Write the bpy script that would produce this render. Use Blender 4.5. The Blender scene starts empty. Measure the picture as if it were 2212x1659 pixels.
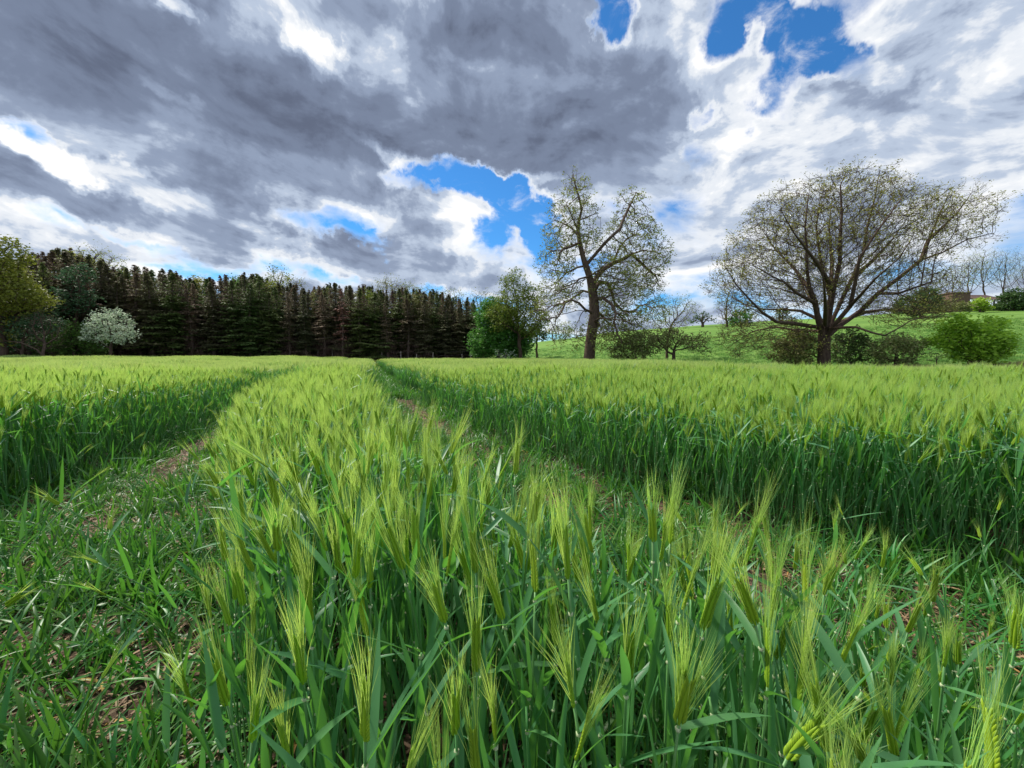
import bpy, math, random
import numpy as np
from mathutils import Vector, Euler, Matrix
R = math.radians
PI = math.pi
C = bpy.context.scene.collection
SC = bpy.context.scene

# ------------------------------------------------------------------ camera, sky, sun, exposure
CAM_H = 1.1
PITCH = -4.0
LENS = 13.9
cam_d = bpy.data.cameras.new('camera'); cam = bpy.data.objects.new('camera', cam_d); C.objects.link(cam)
cam_d.lens = LENS; cam_d.sensor_width = 36; cam_d.clip_start = 0.02; cam_d.clip_end = 3000
cam.location = (0, 0, CAM_H); cam.rotation_euler = (R(90 + PITCH), 0, 0)
SC.camera = cam
FPX = LENS / 36 * 2212.0
_cp, _sp = math.cos(R(PITCH)), math.sin(R(PITCH))

def pdir(px, py):
    """direction (x right, y forward, z up) seen at a point of the 2212 x 1659 view, scaled to y = 1"""
    a = (px - 1106.0) / FPX; b = -(py - 829.5) / FPX
    y = _cp - b * _sp; z = _sp + b * _cp
    return Vector((a / y, 1.0, z / y))

def at(px, py, Y):
    d = pdir(px, py) * Y
    return Vector((d.x, d.y, CAM_H + d.z))

SUN_AZ, SUN_EL = -52.0, 52.0          # degrees; azimuth from +Y, negative to the left
sd = bpy.data.lights.new('sun', 'SUN'); so = bpy.data.objects.new('sun', sd); C.objects.link(so)
sd.energy = 5.0; sd.angle = R(6.0); sd.color = (1.0, 0.94, 0.84)
_s = Vector((math.sin(R(SUN_AZ)) * math.cos(R(SUN_EL)), math.cos(R(SUN_AZ)) * math.cos(R(SUN_EL)), math.sin(R(SUN_EL))))
so.rotation_euler = _s.to_track_quat('Z', 'Y').to_euler()

SC.view_settings.view_transform = 'Standard'; SC.view_settings.look = 'None'
SC.view_settings.exposure = 0.28; SC.view_settings.gamma = 1.0; SC.view_settings.use_curve_mapping = False
SC.cycles.max_bounces = 6; SC.cycles.diffuse_bounces = 3; SC.cycles.transmission_bounces = 4
SC.cycles.transparent_max_bounces = 8; SC.cycles.caustics_reflective = False; SC.cycles.caustics_refractive = False
SC.cycles.use_denoising = True

class NT:
    """small helper for building node trees"""
    def __init__(s, tree): s.t = tree; s.n = tree.nodes; s.l = tree.links
    def node(s, typ, **kw):
        n = s.n.new(typ)
        for k, v in kw.items(): setattr(n, k, v)
        return n
    def set(s, sock, v):
        if isinstance(v, bpy.types.NodeSocket): s.l.new(v, sock)
        else: sock.default_value = v
    def math(s, op, a, b=None, c=None, clamp=False):
        n = s.node('ShaderNodeMath', operation=op, use_clamp=clamp); s.set(n.inputs[0], a)
        if b is not None: s.set(n.inputs[1], b)
        if c is not None: s.set(n.inputs[2], c)
        return n.outputs[0]
    def vec(s, x, y, z):
        n = s.node('ShaderNodeCombineXYZ')
        for i, v in enumerate((x, y, z)): s.set(n.inputs[i], v)
        return n.outputs[0]
    def noise(s, vec, scale, detail=5, rough=0.55, lac=2.0, dist=0.0, w=None):
        n = s.node('ShaderNodeTexNoise')
        if w is not None: n.noise_dimensions = '4D'; n.inputs['W'].default_value = w
        s.set(n.inputs['Vector'], vec)
        n.inputs['Scale'].default_value = scale; n.inputs['Detail'].default_value = detail
        n.inputs['Roughness'].default_value = rough; n.inputs['Lacunarity'].default_value = lac
        n.inputs['Distortion'].default_value = dist
        return n
    def smooth(s, v, a, b, lo=0.0, hi=1.0):
        n = s.node('ShaderNodeMapRange', interpolation_type='SMOOTHSTEP')
        s.set(n.inputs[0], v); n.inputs[1].default_value = a; n.inputs[2].default_value = b
        n.inputs[3].default_value = lo; n.inputs[4].default_value = hi
        return n.outputs[0]
    def mix(s, f, a, b):
        n = s.node('ShaderNodeMix', data_type='RGBA'); s.set(n.inputs[0], f)
        s.set(n.inputs[6], a if isinstance(a, bpy.types.NodeSocket) else (*a[:3], 1)); s.set(n.inputs[7], b if isinstance(b, bpy.types.NodeSocket) else (*b[:3], 1))
        return n.outputs[2]

def make_world():
    w = bpy.data.worlds.new('World'); SC.world = w; w.use_nodes = True
    t = NT(w.node_tree); t.n.clear()
    tc = t.node('ShaderNodeTexCoord'); sep = t.node('ShaderNodeSeparateXYZ'); t.l.new(tc.outputs['Generated'], sep.inputs[0])
    x, y, z = sep.outputs
    az = t.math('ARCTAN2', x, y); el = t.math('ARCSINE', z)
    F = t.vec(az, el, 0.0)
    # cloud layer seen in perspective: rows run away from the viewer
    zz = t.math('ADD', t.math('MAXIMUM', z, 0.0), 0.30)
    px = t.math('DIVIDE', x, zz); py = t.math('DIVIDE', y, zz)
    P = t.vec(t.math('ADD', px, t.math('MULTIPLY', py, 0.30)), t.math('MULTIPLY', py, 0.55), 0.0)
    wrp = t.noise(P, 1.8, 4, 0.55, w=3.3)
    va = t.node('ShaderNodeVectorMath', operation='MULTIPLY_ADD')
    t.l.new(wrp.outputs['Color'], va.inputs[0]); va.inputs[1].default_value = (0.30, 0.30, 0.0); t.l.new(P, va.inputs[2])
    n1 = t.noise(va.outputs[0], 1.7, 5, 0.48, 2.1, w=1.7).outputs[0]
    # billows: rounder lumps, smaller towards the horizon
    el2 = t.math('POWER', t.math('MAXIMUM', el, 0.001), 0.72)
    Q = t.vec(t.math('MULTIPLY', az, 1.15), t.math('ADD', t.math('MULTIPLY', el2, 2.3), t.math('MULTIPLY', az, 0.22)), 0.0)
    nq0 = t.noise(Q, 4.2, 12, 0.555, 2.05, 0.30, w=4.4).outputs[0]
    Q2 = t.node('ShaderNodeVectorMath', operation='ADD'); t.l.new(Q, Q2.inputs[0]); Q2.inputs[1].default_value = (-0.020, 0.034, 0)
    nq1 = t.noise(Q2.outputs[0], 4.2, 7, 0.555, 2.05, 0.30, w=4.4).outputs[0]
    # directions in which the cover is thicker or torn open, warped by noise so that no outline stays round
    fw = t.noise(F, 4.5, 6, 0.62, w=5.5)
    fv = t.node('ShaderNodeVectorMath', operation='MULTIPLY_ADD')
    sub = t.node('ShaderNodeVectorMath', operation='SUBTRACT'); t.l.new(fw.outputs['Color'], sub.inputs[0]); sub.inputs[1].default_value = (.5, .5, .5)
    t.l.new(sub.outputs[0], fv.inputs[0]); fv.inputs[1].default_value = (0.30, 0.22, 0.0); t.l.new(F, fv.inputs[2])
    FW = fv.outputs[0]
    def azel(qx, qy):
        d = pdir(qx, qy).normalized(); return math.atan2(d.x, d.y), math.asin(d.z)
    def field(base, blobs):
        acc = base
        for (cx, cy, rx, ry, rot, wt) in blobs:
            c = azel(cx, cy); cr, sr = math.cos(R(rot)), math.sin(R(rot))
            a = azel(cx + rx * cr, cy + rx * sr); b = azel(cx - ry * sr, cy + ry * cr)
            ax = (a[0] - c[0], a[1] - c[1]); bx = (b[0] - c[0], b[1] - c[1])
            m = t.node('ShaderNodeMapping', vector_type='TEXTURE')
            m.inputs['Location'].default_value = (c[0], c[1], 0)
            m.inputs['Rotation'].default_value = (0, 0, math.atan2(ax[1], ax[0]))
            m.inputs['Scale'].default_value = (math.hypot(*ax) * 1.25, math.hypot(*bx) * 1.25, 1)
            t.l.new(FW, m.inputs['Vector'])
            g = t.node('ShaderNodeTexGradient', gradient_type='SPHERICAL'); t.l.new(m.outputs[0], g.inputs[0])
            s_ = t.smooth(g.outputs['Fac'], 0.0, 0.75)
            acc = t.math('MULTIPLY_ADD', s_, wt, acc)
        return acc
    cov = field(0.58, CLOUD_COVER)
    thk = field(0.46, CLOUD_THICK)
    c1 = t.math('SUBTRACT', n1, 0.5); cq = t.math('SUBTRACT', nq0, 0.5)
    dn = t.math('MULTIPLY_ADD', c1, 0.70, cov)
    dn = t.math('MULTIPLY_ADD', cq, 1.85, dn)
    alpha = t.smooth(dn, 0.20, 0.64)
    wisp = t.noise(Q, 7.0, 9, 0.62, 2.1, 0.6, w=8.8).outputs[0]
    wisp = t.math('MULTIPLY', t.smooth(wisp, 0.50, 0.76), 0.75)
    alpha = t.math('ADD', alpha, t.math('MULTIPLY', t.math('SUBTRACT', 1.0, alpha), wisp), clamp=True)
    relief = t.math('SUBTRACT', nq0, nq1)
    th = t.math('MULTIPLY_ADD', c1, 0.70, thk)
    th = t.math('MULTIPLY_ADD', cq, 1.25, th)
    th = t.math('MULTIPLY_ADD', relief, 2.1, th)
    rimw = t.noise(F, 6.0, 4, 0.6, w=2.2).outputs[0]
    th = t.math('MULTIPLY', th, t.smooth(t.math('MULTIPLY_ADD', rimw, 1.6, dn), 1.0, 1.62))
    th = t.math('MULTIPLY', th, 0.64)
    ramp = t.node('ShaderNodeValToRGB'); t.l.new(th, ramp.inputs[0])
    cr = ramp.color_ramp; cr.interpolation = 'EASE'
    cols = [(0.00, (1.04, 1.04, 1.04)), (0.12, (0.82, 0.86, 0.92)), (0.27, (0.50, 0.585, 0.73)), (0.46, (0.29, 0.355, 0.490)), (0.70, (0.195, 0.240, 0.345)), (1.0, (0.125, 0.152, 0.225))]
    cr.elements[0].position = cols[0][0]; cr.elements[0].color = (*cols[0][1], 1)
    cr.elements[1].position = cols[-1][0]; cr.elements[1].color = (*cols[-1][1], 1)
    for p, c in cols[1:-1]:
        e = cr.elements.new(p); e.color = (*c, 1)
    sky = t.node('ShaderNodeTexSky', sky_type='NISHITA', sun_disc=False)
    sky.sun_elevation = R(SUN_EL); sky.sun_rotation = R(SUN_AZ); sky.air_density = 1.0; sky.dust_density = 0.0; sky.ozone_density = 4.0
    tint = t.node('ShaderNodeMix', data_type='RGBA', blend_type='MULTIPLY'); tint.inputs[0].default_value = 1.0
    t.l.new(sky.outputs[0], tint.inputs[6]); tint.inputs[7].default_value = (0.34, 0.80, 1.10, 1)
    bg1 = t.node('ShaderNodeBackground'); t.l.new(tint.outputs[2], bg1.inputs[0]); bg1.inputs[1].default_value = 0.115
    bg2 = t.node('ShaderNodeBackground'); t.l.new(ramp.outputs[0], bg2.inputs[0]); bg2.inputs[1].default_value = 0.84
    mx = t.node('ShaderNodeMixShader'); t.l.new(alpha, mx.inputs[0]); t.l.new(bg1.outputs[0], mx.inputs[1]); t.l.new(bg2.outputs[0], mx.inputs[2])
    out = t.node('ShaderNodeOutputWorld'); t.l.new(mx.outputs[0], out.inputs[0])
    w.cycles.sampling_method = 'MANUAL'; w.cycles.sample_map_resolution = 512

# (centre x, y, radius x, y, turn, weight) as seen from the field edge; turned into sky directions above
CLOUD_COVER = [
    (450, 170, 700, 240, 14, .60), (1180, 200, 330, 230, 8, .62), (250, 430, 400, 110, 10, .28), (900, 300, 300, 60, 6, .25), (1000, 90, 300, 120, 0, .3),
    (1320, 20, 65, 60, 30, -.66), (1690, 105, 110, 75, 25, -.66), (1540, 60, 80, 80, -30, -.42), (1790, 180, 120, 40, 10, -.36),
    (1650, 10, 90, 60, 0, -.50), (1500, 245, 45, 40, 20, -.50), (1640, 200, 80, 55, 30, -.38), (1480, 330, 50, 50, 40, -.25),
    (1000, 375, 170, 42, 4, -.82), (1110, 430, 95, 42, 35, -.66), (1160, 490, 70, 40, 45, -.46), (870, 395, 80, 32, -10, -.5), (1055, 480, 55, 32, 30, -.40),
    (70, 270, 120, 26, 24, -.42), (240, 495, 200, 20, 10, -.20), (440, 545, 190, 18, 14, -.14), (700, 500, 100, 20, 10, -.16), (800, 540, 120, 16, 8, -.35), (620, 600, 240, 18, 4, -.20), (1000, 640, 180, 26, 0, -.22),
    (1500, 660, 160, 50, 0, -.28), (1420, 40, 50, 60, 50, .26), (1600, 70, 40, 45, 50, .50), (1535, 150, 110, 70, 10, .30),
    (1980, 130, 220, 100, 20, .30), (1700, 380, 300, 140, 10, .36), (2060, 330, 260, 130, 0, .30), (960, 470, 110, 50, 10, .30),
    (2190, 500, 90, 170, 0, -.06), (900, 585, 280, 45, 0, .42), (320, 590, 260, 20, 5, .2)]
CLOUD_THICK = [
    (420, 170, 640, 190, 17, .50), (1180, 190, 330, 220, 14, .50), (820, 300, 420, 90, 4, .42), (1000, 80, 260, 110, 0, .35), (600, 440, 260, 60, 14, .30),
    (130, 420, 250, 60, 6, .45), (690, 545, 210, 34, 6, .36), (930, 590, 260, 50, 0, .12), (60, 300, 180, 46, 20, -.62),
    (300, 395, 230, 40, 16, -.55), (120, 350, 160, 30, 22, -.35), (150, 520, 200, 30, 8, -.25), (700, 470, 140, 34, 30, -.30), (410, 30, 60, 26, 40, -.65), (660, 80, 110, 40, 50, -.62), (340, 190, 90, 20, 40, -.30),
    (870, 345, 110, 24, 25, -.75), (1010, 470, 150, 70, 20, -.42), (1160, 390, 70, 16, 0, -.4), (1540, 160, 120, 80, 10, -.30), (1440, 60, 90, 70, 60, -.25), (1800, 80, 90, 70, 20, -.28),
    (2140, 150, 70, 100, 10, -.32), (1650, 390, 260, 150, 10, -.26), (2080, 340, 280, 140, 0, -.10), (1960, 90, 180, 100, 0, -.15), (1950, 200, 140, 34, 15, -.28),
    (1800, 480, 300, 90, 0, .10), (200, 490, 260, 24, 6, -.3), (250, 570, 380, 24, 6, -.42), (1480, 560, 110, 100, 40, -.28), (2190, 480, 80, 160, 0, .10), (800, 500, 120, 30, 12, -.3)]
make_world()

# ------------------------------------------------------------------ mesh and material helpers
rng = np.random.default_rng(7)
random.seed(7)

class MB:
    """collects vertices and faces, links ONE mesh object"""
    def __init__(s): s.v = []; s.f = []; s.n = 0; s.mi = []; s.cur = 0
    def add(s, verts, faces):
        o = s.n; s.v.append(np.asarray(verts, dtype=np.float32).reshape(-1, 3)); s.n += len(s.v[-1])
        for f in faces: s.f.append([i + o for i in f]); s.mi.append(s.cur)
    def tube(s, pts, radii, sides=5, cap=True):
        pts = [Vector(p) for p in pts]; n = len(pts)
        if n < 2: return
        verts = []; faces = []
        T = (pts[1] - pts[0]).normalized()
        up = Vector((0, 0, 1)) if abs(T.z) < 0.9 else Vector((1, 0, 0))
        U = T.cross(up).normalized()
        for i, p in enumerate(pts):
            if 0 < i < n - 1: T2 = (pts[i + 1] - pts[i - 1])
            elif i == 0: T2 = pts[1] - pts[0]
            else: T2 = pts[-1] - pts[-2]
            if T2.length < 1e-9: T2 = T.copy()
            T2.normalize()
            U = (U - T2 * U.dot(T2))
            if U.length < 1e-6: U = T2.orthogonal()
            U.normalize(); V = T2.cross(U); T = T2
            r = radii[i]
            for k in range(sides):
                a = 2 * PI * k / sides
                verts.append(p + U * (r * math.cos(a)) + V * (r * math.sin(a)))
        for i in range(n - 1):
            for k in range(sides):
                k2 = (k + 1) % sides
                faces.append((i * sides + k, i * sides + k2, (i + 1) * sides + k2, (i + 1) * sides + k))
        if cap: faces.append(tuple((n - 1) * sides + k for k in range(sides)))
        s.add([tuple(v) for v in verts], faces)
    def ribbon(s, pts, widths, side, fold=0.0, nrm=None):
        """leaf blade: three vertices across, folded along the midrib"""
        pts = [Vector(p) for p in pts]; n = len(pts); verts = []; faces = []
        S = Vector(side).normalized()
        for i, p in enumerate(pts):
            T = (pts[min(i + 1, n - 1)] - pts[max(i - 1, 0)])
            if T.length < 1e-9: T = Vector((0, 0, 1))
            T.normalize(); S2 = S - T * S.dot(T)
            if S2.length < 1e-6: S2 = T.orthogonal()
            S2.normalize(); N = S2.cross(T); w = widths[i] * .5
            verts += [p - S2 * w + N * (w * fold), p, p + S2 * w + N * (w * fold)]
        for i in range(n - 1):
            a = i * 3; faces += [(a, a + 1, a + 4, a + 3), (a + 1, a + 2, a + 5, a + 4)]
        s.add([tuple(v) for v in verts], faces)
    def quads(s, cen, a, b):
        """many separate leaf faces: centres, half axes (N,3)"""
        cen = np.asarray(cen); N = len(cen)
        if N == 0: return
        v = np.stack([cen - a, cen + b * .55 , cen + a, cen - b * .55], axis=1).reshape(-1, 3)
        o = s.n; s.v.append(v.astype(np.float32)); s.n += len(v)
        idx = (np.arange(N)[:, None] * 4 + np.arange(4)[None, :] + o).tolist()
        s.f.extend(idx); s.mi.extend([s.cur] * N)
    def box(s, c, h, rz=0.0):
        cx, cy, cz = c; hx, hy, hz = h; vs = []
        cr, sr = math.cos(rz), math.sin(rz)
        for sx in (-1, 1):
            for sy in (-1, 1):
                for sz in (-1, 1):
                    x, y = sx * hx, sy * hy
                    vs.append((cx + x * cr - y * sr, cy + x * sr + y * cr, cz + sz * hz))
        s.add(vs, [(0, 1, 3, 2), (4, 6, 7, 5), (0, 4, 5, 1), (2, 3, 7, 6), (0, 2, 6, 4), (1, 5, 7, 3)])
    def mesh(s, name, mats, smooth=True):
        me = bpy.data.meshes.new(name)
        V = np.concatenate(s.v) if s.v else np.zeros((0, 3), np.float32)
        me.vertices.add(len(V)); me.vertices.foreach_set('co', V.ravel())
        ln = np.fromiter((len(f) for f in s.f), dtype=np.int32, count=len(s.f))
        flat = np.fromiter((i for f in s.f for i in f), dtype=np.int32, count=int(ln.sum()))
        st = np.concatenate([[0], np.cumsum(ln)[:-1]]).astype(np.int32) if len(ln) else np.zeros(0, np.int32)
        me.loops.add(len(flat)); me.loops.foreach_set('vertex_index', flat)
        me.polygons.add(len(ln)); me.polygons.foreach_set('loop_start', st)
        try: me.polygons.foreach_set('loop_total', ln)
        except Exception: pass
        me.polygons.foreach_set('use_smooth', [smooth] * len(ln))
        if not isinstance(mats, (list, tuple)): mats = [mats]
        for m in mats: me.materials.append(m)
        if len(mats) > 1: me.polygons.foreach_set('material_index', s.mi)
        me.update(calc_edges=True); me.validate()
        return me
    def build(s, name, mats, parent=None, smooth=True, link=True):
        o = bpy.data.objects.new(name, s.mesh(name, mats, smooth))
        if link: C.objects.link(o)
        if parent: o.parent = parent
        return o

def tag(o, label=None, cat=None, group=None, kind=None):
    if label: o['label'] = label
    if cat: o['category'] = cat
    if group: o['group'] = group
    if kind: o['kind'] = kind
    return o

def empty(name, loc=(0, 0, 0), rz=0.0, label=None, cat=None, group=None):
    o = bpy.data.objects.new(name, None); C.objects.link(o); o.location = loc; o.rotation_euler = (0, 0, rz)
    o.empty_display_size = 0.1
    return tag(o, label, cat, group)

def copy_tree(o, parent=None):
    c = o.copy(); C.objects.link(c)
    if parent is not None: c.parent = parent
    for ch in list(o.children): copy_tree(ch, c)
    return c

def mat_leaf(name, col, col2=None, transl=0.35, rough=0.5, hue=0.02, val=0.25, nscale=0.0, spec=0.4, tcol=None, sat=1.0):
    m = bpy.data.materials.new(name); m.use_nodes = True; t = NT(m.node_tree); t.n.clear()
    oi = t.node('ShaderNodeObjectInfo')
    col2 = col2 or tuple(c * .75 for c in col)
    gm = t.node('ShaderNodeNewGeometry')
    ri = gm.outputs['Random Per Island']
    fac = ri
    if nscale > 0:
        tc = t.node('ShaderNodeTexCoord')
        nn = t.noise(tc.outputs['Object'], nscale, 3).outputs[0]
        fac = t.math('ADD', t.math('MULTIPLY', ri, .5), t.math('MULTIPLY', t.smooth(nn, .35, .65), .5))
    c = t.mix(fac, col, col2)
    hs = t.node('ShaderNodeHueSaturation'); t.l.new(c, hs.inputs['Color'])
    r = oi.outputs['Random']
    t.l.new(t.math('MULTIPLY_ADD', t.math('SUBTRACT', r, .5), 2 * hue, .5), hs.inputs['Hue'])
    r2 = t.math('FRACT', t.math('MULTIPLY', r, 17.31))
    t.l.new(t.math('MULTIPLY_ADD', t.math('SUBTRACT', r2, .5), 2 * val, 1.0), hs.inputs['Value'])
    hs.inputs['Saturation'].default_value = sat
    p = t.node('ShaderNodeBsdfPrincipled'); t.l.new(hs.outputs[0], p.inputs['Base Color']); p.inputs['Roughness'].default_value = rough
    p.inputs['Specular IOR Level'].default_value = spec
    tr = t.node('ShaderNodeBsdfTranslucent')
    if tcol:
        mm = t.mix(0.65, hs.outputs[0], tcol); t.l.new(mm, tr.inputs[0])
    else: t.l.new(hs.outputs[0], tr.inputs[0])
    mx = t.node('ShaderNodeMixShader'); mx.inputs[0].default_value = transl
    t.l.new(p.outputs[0], mx.inputs[1]); t.l.new(tr.outputs[0], mx.inputs[2])
    out = t.node('ShaderNodeOutputMaterial'); t.l.new(mx.outputs[0], out.inputs[0])
    return m

def mat_rough(name, col, col2, scale=3.0, stretch=(1, 1, 1), bump=0.3, rough=0.9, detail=6):
    m = bpy.data.materials.new(name); m.use_nodes = True; t = NT(m.node_tree)
    p = t.n['Principled BSDF']; tc = t.node('ShaderNodeTexCoord')
    mp = t.node('ShaderNodeMapping'); mp.inputs['Scale'].default_value = stretch; t.l.new(tc.outputs['Object'], mp.inputs[0])
    nn = t.noise(mp.outputs[0], scale, detail, .6)
    t.l.new(t.mix(t.smooth(nn.outputs[0], .35, .65), col, col2), p.inputs['Base Color'])
    p.inputs['Roughness'].default_value = rough; p.inputs['Specular IOR Level'].default_value = .2
    b = t.node('ShaderNodeBump'); b.inputs['Strength'].default_value = bump; b.inputs['Distance'].default_value = .05
    t.l.new(nn.outputs[0], b.inputs['Height']); t.l.new(b.outputs[0], p.inputs['Normal'])
    return m

M = {}
M['blade'] = mat_leaf('barley_blade', (0.050, 0.205, 0.045), (0.110, 0.275, 0.125), .40, .42, .018, .26, 0, .38, (0.17, 0.50, 0.02))
M['stem'] = mat_leaf('barley_stem', (0.17, 0.38, 0.13), (0.10, 0.28, 0.07), .2, .45, .015, .2, 0, .5)
M['ear'] = mat_leaf('barley_ear', (0.36, 0.54, 0.03), (0.26, 0.44, 0.03), .35, .5, .012, .2, 0, .4, (0.4, 0.6, 0.04))
M['awn'] = mat_leaf('barley_awn', (0.47, 0.59, 0.21), (0.38, 0.51, 0.17), .50, .5, .014, .18, 0, .3, (0.58, 0.72, 0.15))
M['awn_near'] = mat_leaf('barley_awn_lime', (0.47, 0.65, 0.17), (0.38, 0.56, 0.14), .52, .5, .018, .20, 0, .3, (0.60, 0.80, 0.12))
M['collar'] = mat_leaf('leaf_collar', (0.62, 0.66, 0.40), (0.5, 0.6, 0.35), .3, .5, .01, .1)
M['regrowth'] = mat_leaf('regrowth_blade', (0.040, 0.160, 0.026), (0.075, 0.225, 0.040), .36, .42, .03, .3, 0, .5, (0.14, 0.38, 0.03))
M['straw'] = mat_leaf('dry_straw', (0.34, 0.24, 0.13), (0.20, 0.12, 0.07), .10, .7, .02, .35)
M['yellow_leaf'] = mat_leaf('yellowed_leaf', (0.60, 0.36, 0.06), (0.5, 0.33, 0.12), .3, .6, .02, .2)
M['bark'] = mat_rough('oak_bark', (0.075, 0.050, 0.038), (0.15, 0.105, 0.075), 5, (3, 3, .6), .8)
M['bark2'] = mat_rough('smooth_bark', (0.060, 0.038, 0.030), (0.105, 0.072, 0.052), 3, (2, 2, .8), .5)
M['bark_c'] = mat_rough('conifer_bark', (0.10, 0.07, 0.058), (0.17, 0.125, 0.10), 4, (3, 3, .5), .7)

# ------------------------------------------------------------------ terrain
Y_ = [0.2, .65, .9, 1.1, 1.34, 1.94, 2.14, 2.4, 2.76, 3.35, 3.56, 5, 6.25, 7, 10, 15, 18.7, 46, 60]
def _tab(d): 
    ks = sorted(d); return lambda y: np.interp(y, ks, [d[k] for k in ks])
LW = _tab({0.2: -3.7, 2.0: -3.62, 2.76: -3.62, 3.6: -3.9, 5: -4.3, 7: -5.05, 10: -6.1, 15: -8.15, 46: -19.2, 60: -24})
SL = _tab({0.2: -.20, .45: -.29, .65: -.43, 1.34: -.98, 2.14: -1.6, 3.56: -2.5, 5: -3.25, 7: -4.15, 10: -5.3, 15: -7.35, 46: -18.3, 60: -23.2})
SR = _tab({0.2: .70, .65: .52, .9: .28, 1.1: .06, 1.94: -.58, 3.56: -1.32, 6.25: -2.35, 10: -3.8, 18.7: -6.75, 46: -16.4, 60: -21.3})
RW = _tab({0.2: 3.3, 1.2: 3.0, 1.91: 2.45, 2.4: 1.6, 3.35: .78, 5: -.2, 6.25: -.85, 10: -2.45, 18.7: -5.6, 46: -15.5, 60: -20.4})
def edge_y(x): return 42.0 - 0.724 * x          # far edge of the crop on the right-hand side
def in_field(x, y):
    return (y < np.where(x > -4, edge_y(x), 45.0 + 0.0 * x)) & (y < 46.5 + 0.12 * (x + 4))

_E_T = [-.4, -.1, .05, .25, .46, .7, .95, 1.1, 1.3, 1.6]
_E_V = [.010, .022, .033, .057, .076, .088, .105, .117, .124, .13]
RIDGE = 130.0
def smst(a, b, v):
    s = np.clip((np.asarray(v, float) - a) / (b - a), 0, 1); return s * s * (3 - 2 * s)
def height(x, y):
    x = np.asarray(x, float); y = np.asarray(y, float)
    z = 0.05 * np.sin(x * .21 + 1) * np.sin(y * .16) * smst(4, 12, y)
    z = z - .58 * smst(4, 20, x) * smst(6, 18, y)
    z = z + .62 * smst(.4, 3.4, y - edge_y(x)) * smst(4, 18, x) * smst(8, 14, y)
    z = z + 0.22 * smst(14, 34, y) * smst(-9, -22, x)
    z = z - 0.16 * smst(16, 40, y) * np.exp(-((x + 13) / 5.0) ** 2)
    yy = np.maximum(y, 15.0); t = np.clip(x / yy, -.4, 1.6)
    e = np.interp(t, _E_T, _E_V)
    yb = 42 / (1 + .724 * np.maximum(t, 0)) + 5
    s = np.clip((y - yb) / (RIDGE - yb), 0, 1)
    prof = s ** 1.15 * (1 - .12 * s) / .88
    z = z + (e * RIDGE + 1.1 + .3) * prof * smst(-.35, .02, t)
    z = z + .25 * np.sin(x * .13) * np.sin(y * .09) * smst(50, 80, y)
    return z
def hz(x, y): return float(height(x, y))

def make_ground():
    g = np.linspace(-1, 1, 301)
    xs = np.sinh(g * 5.2) / np.sinh(5.2) * 700
    g2 = np.linspace(-.35, 1, 301)
    ys = np.sinh(g2 * 5.2) / np.sinh(5.2) * 700 + 1.0
    X, Yg = np.meshgrid(xs, ys)
    Z = height(X, Yg)
    near = np.exp(-(X ** 2 + Yg ** 2) / 60)
    Z = Z + near * 0.012 * (np.sin(X * 11 + Yg * 3) * np.sin(Yg * 13 - X * 4) + np.sin(X * 23) * np.sin(Yg * 29))
    V = np.stack([X, Yg, Z], -1).reshape(-1, 3)
    nx, ny = len(xs), len(ys)
    i = (np.arange(ny - 1)[:, None] * nx + np.arange(nx - 1)[None, :]).ravel()
    F = np.stack([i, i + 1, i + nx + 1, i + nx], 1).tolist()
    me = bpy.data.meshes.new('ground'); me.from_pydata(V.tolist(), [], F)
    me.polygons.foreach_set('use_smooth', [True] * len(F))
    a = me.attributes.new('pasture', 'FLOAT', 'POINT')
    ed = np.where(X > -4, edge_y(X), 300.0)
    pas = np.clip((Yg - ed) / 1.5 + .5, 0, 1)
    pas = np.maximum(pas, smst(58, 64, Yg) * (X > -10))
    a.data.foreach_set('value', pas.astype(np.float32).ravel())
    m = bpy.data.materials.new('soil_and_pasture'); m.use_nodes = True; t = NT(m.node_tree)
    p = t.n['Principled BSDF']; p.inputs['Roughness'].default_value = .95; p.inputs['Specular IOR Level'].default_value = .15
    tc = t.node('ShaderNodeTexCoord'); o = tc.outputs['Object']
    n1 = t.noise(o, 9, 8, .65).outputs[0]; n2 = t.noise(o, 60, 5, .6).outputs[0]
    soil = t.mix(t.smooth(n1, .35, .65), (0.045, 0.030, 0.021), (0.105, 0.072, 0.048))
    soil = t.mix(t.smooth(n2, .56, .7), soil, (0.20, 0.13, 0.085))
    mp = t.node('ShaderNodeMapping'); mp.inputs['Scale'].default_value = (.5, 1.6, 1); mp.inputs['Rotation'].default_value = (0, 0, R(28)); t.l.new(o, mp.inputs[0])
    n3 = t.noise(mp.outputs[0], .10, 6, .6).outputs[0]; n4 = t.noise(o, 1.3, 5, .65).outputs[0]; n5 = t.noise(o, 7, 4, .7).outputs[0]
    gr = t.mix(t.smooth(n3, .36, .64), (0.095, 0.195, 0.032), (0.150, 0.265, 0.048))
    gr = t.mix(t.math('MULTIPLY', t.smooth(n4, .45, .72), .55), gr, (0.17, 0.25, 0.06))
    gr = t.mix(t.math('MULTIPLY', t.smooth(n5, .5, .75), .45), gr, (0.035, 0.115, 0.015))
    at_ = t.node('ShaderNodeAttribute', attribute_name='pasture')
    t.l.new(t.mix(at_.outputs['Fac'], soil, gr), p.inputs['Base Color'])
    hgt = t.math('ADD', n1, t.math('MULTIPLY', n2, .4))
    b = t.node('ShaderNodeBump'); b.inputs['Strength'].default_value = .9; b.inputs['Distance'].default_value = .03
    t.l.new(hgt, b.inputs['Height']); t.l.new(b.outputs[0], p.inputs['Normal'])
    me.materials.append(m)
    ob = bpy.data.objects.new('ground', me); C.objects.link(ob); tag(ob, kind='structure')
make_ground()

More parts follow.
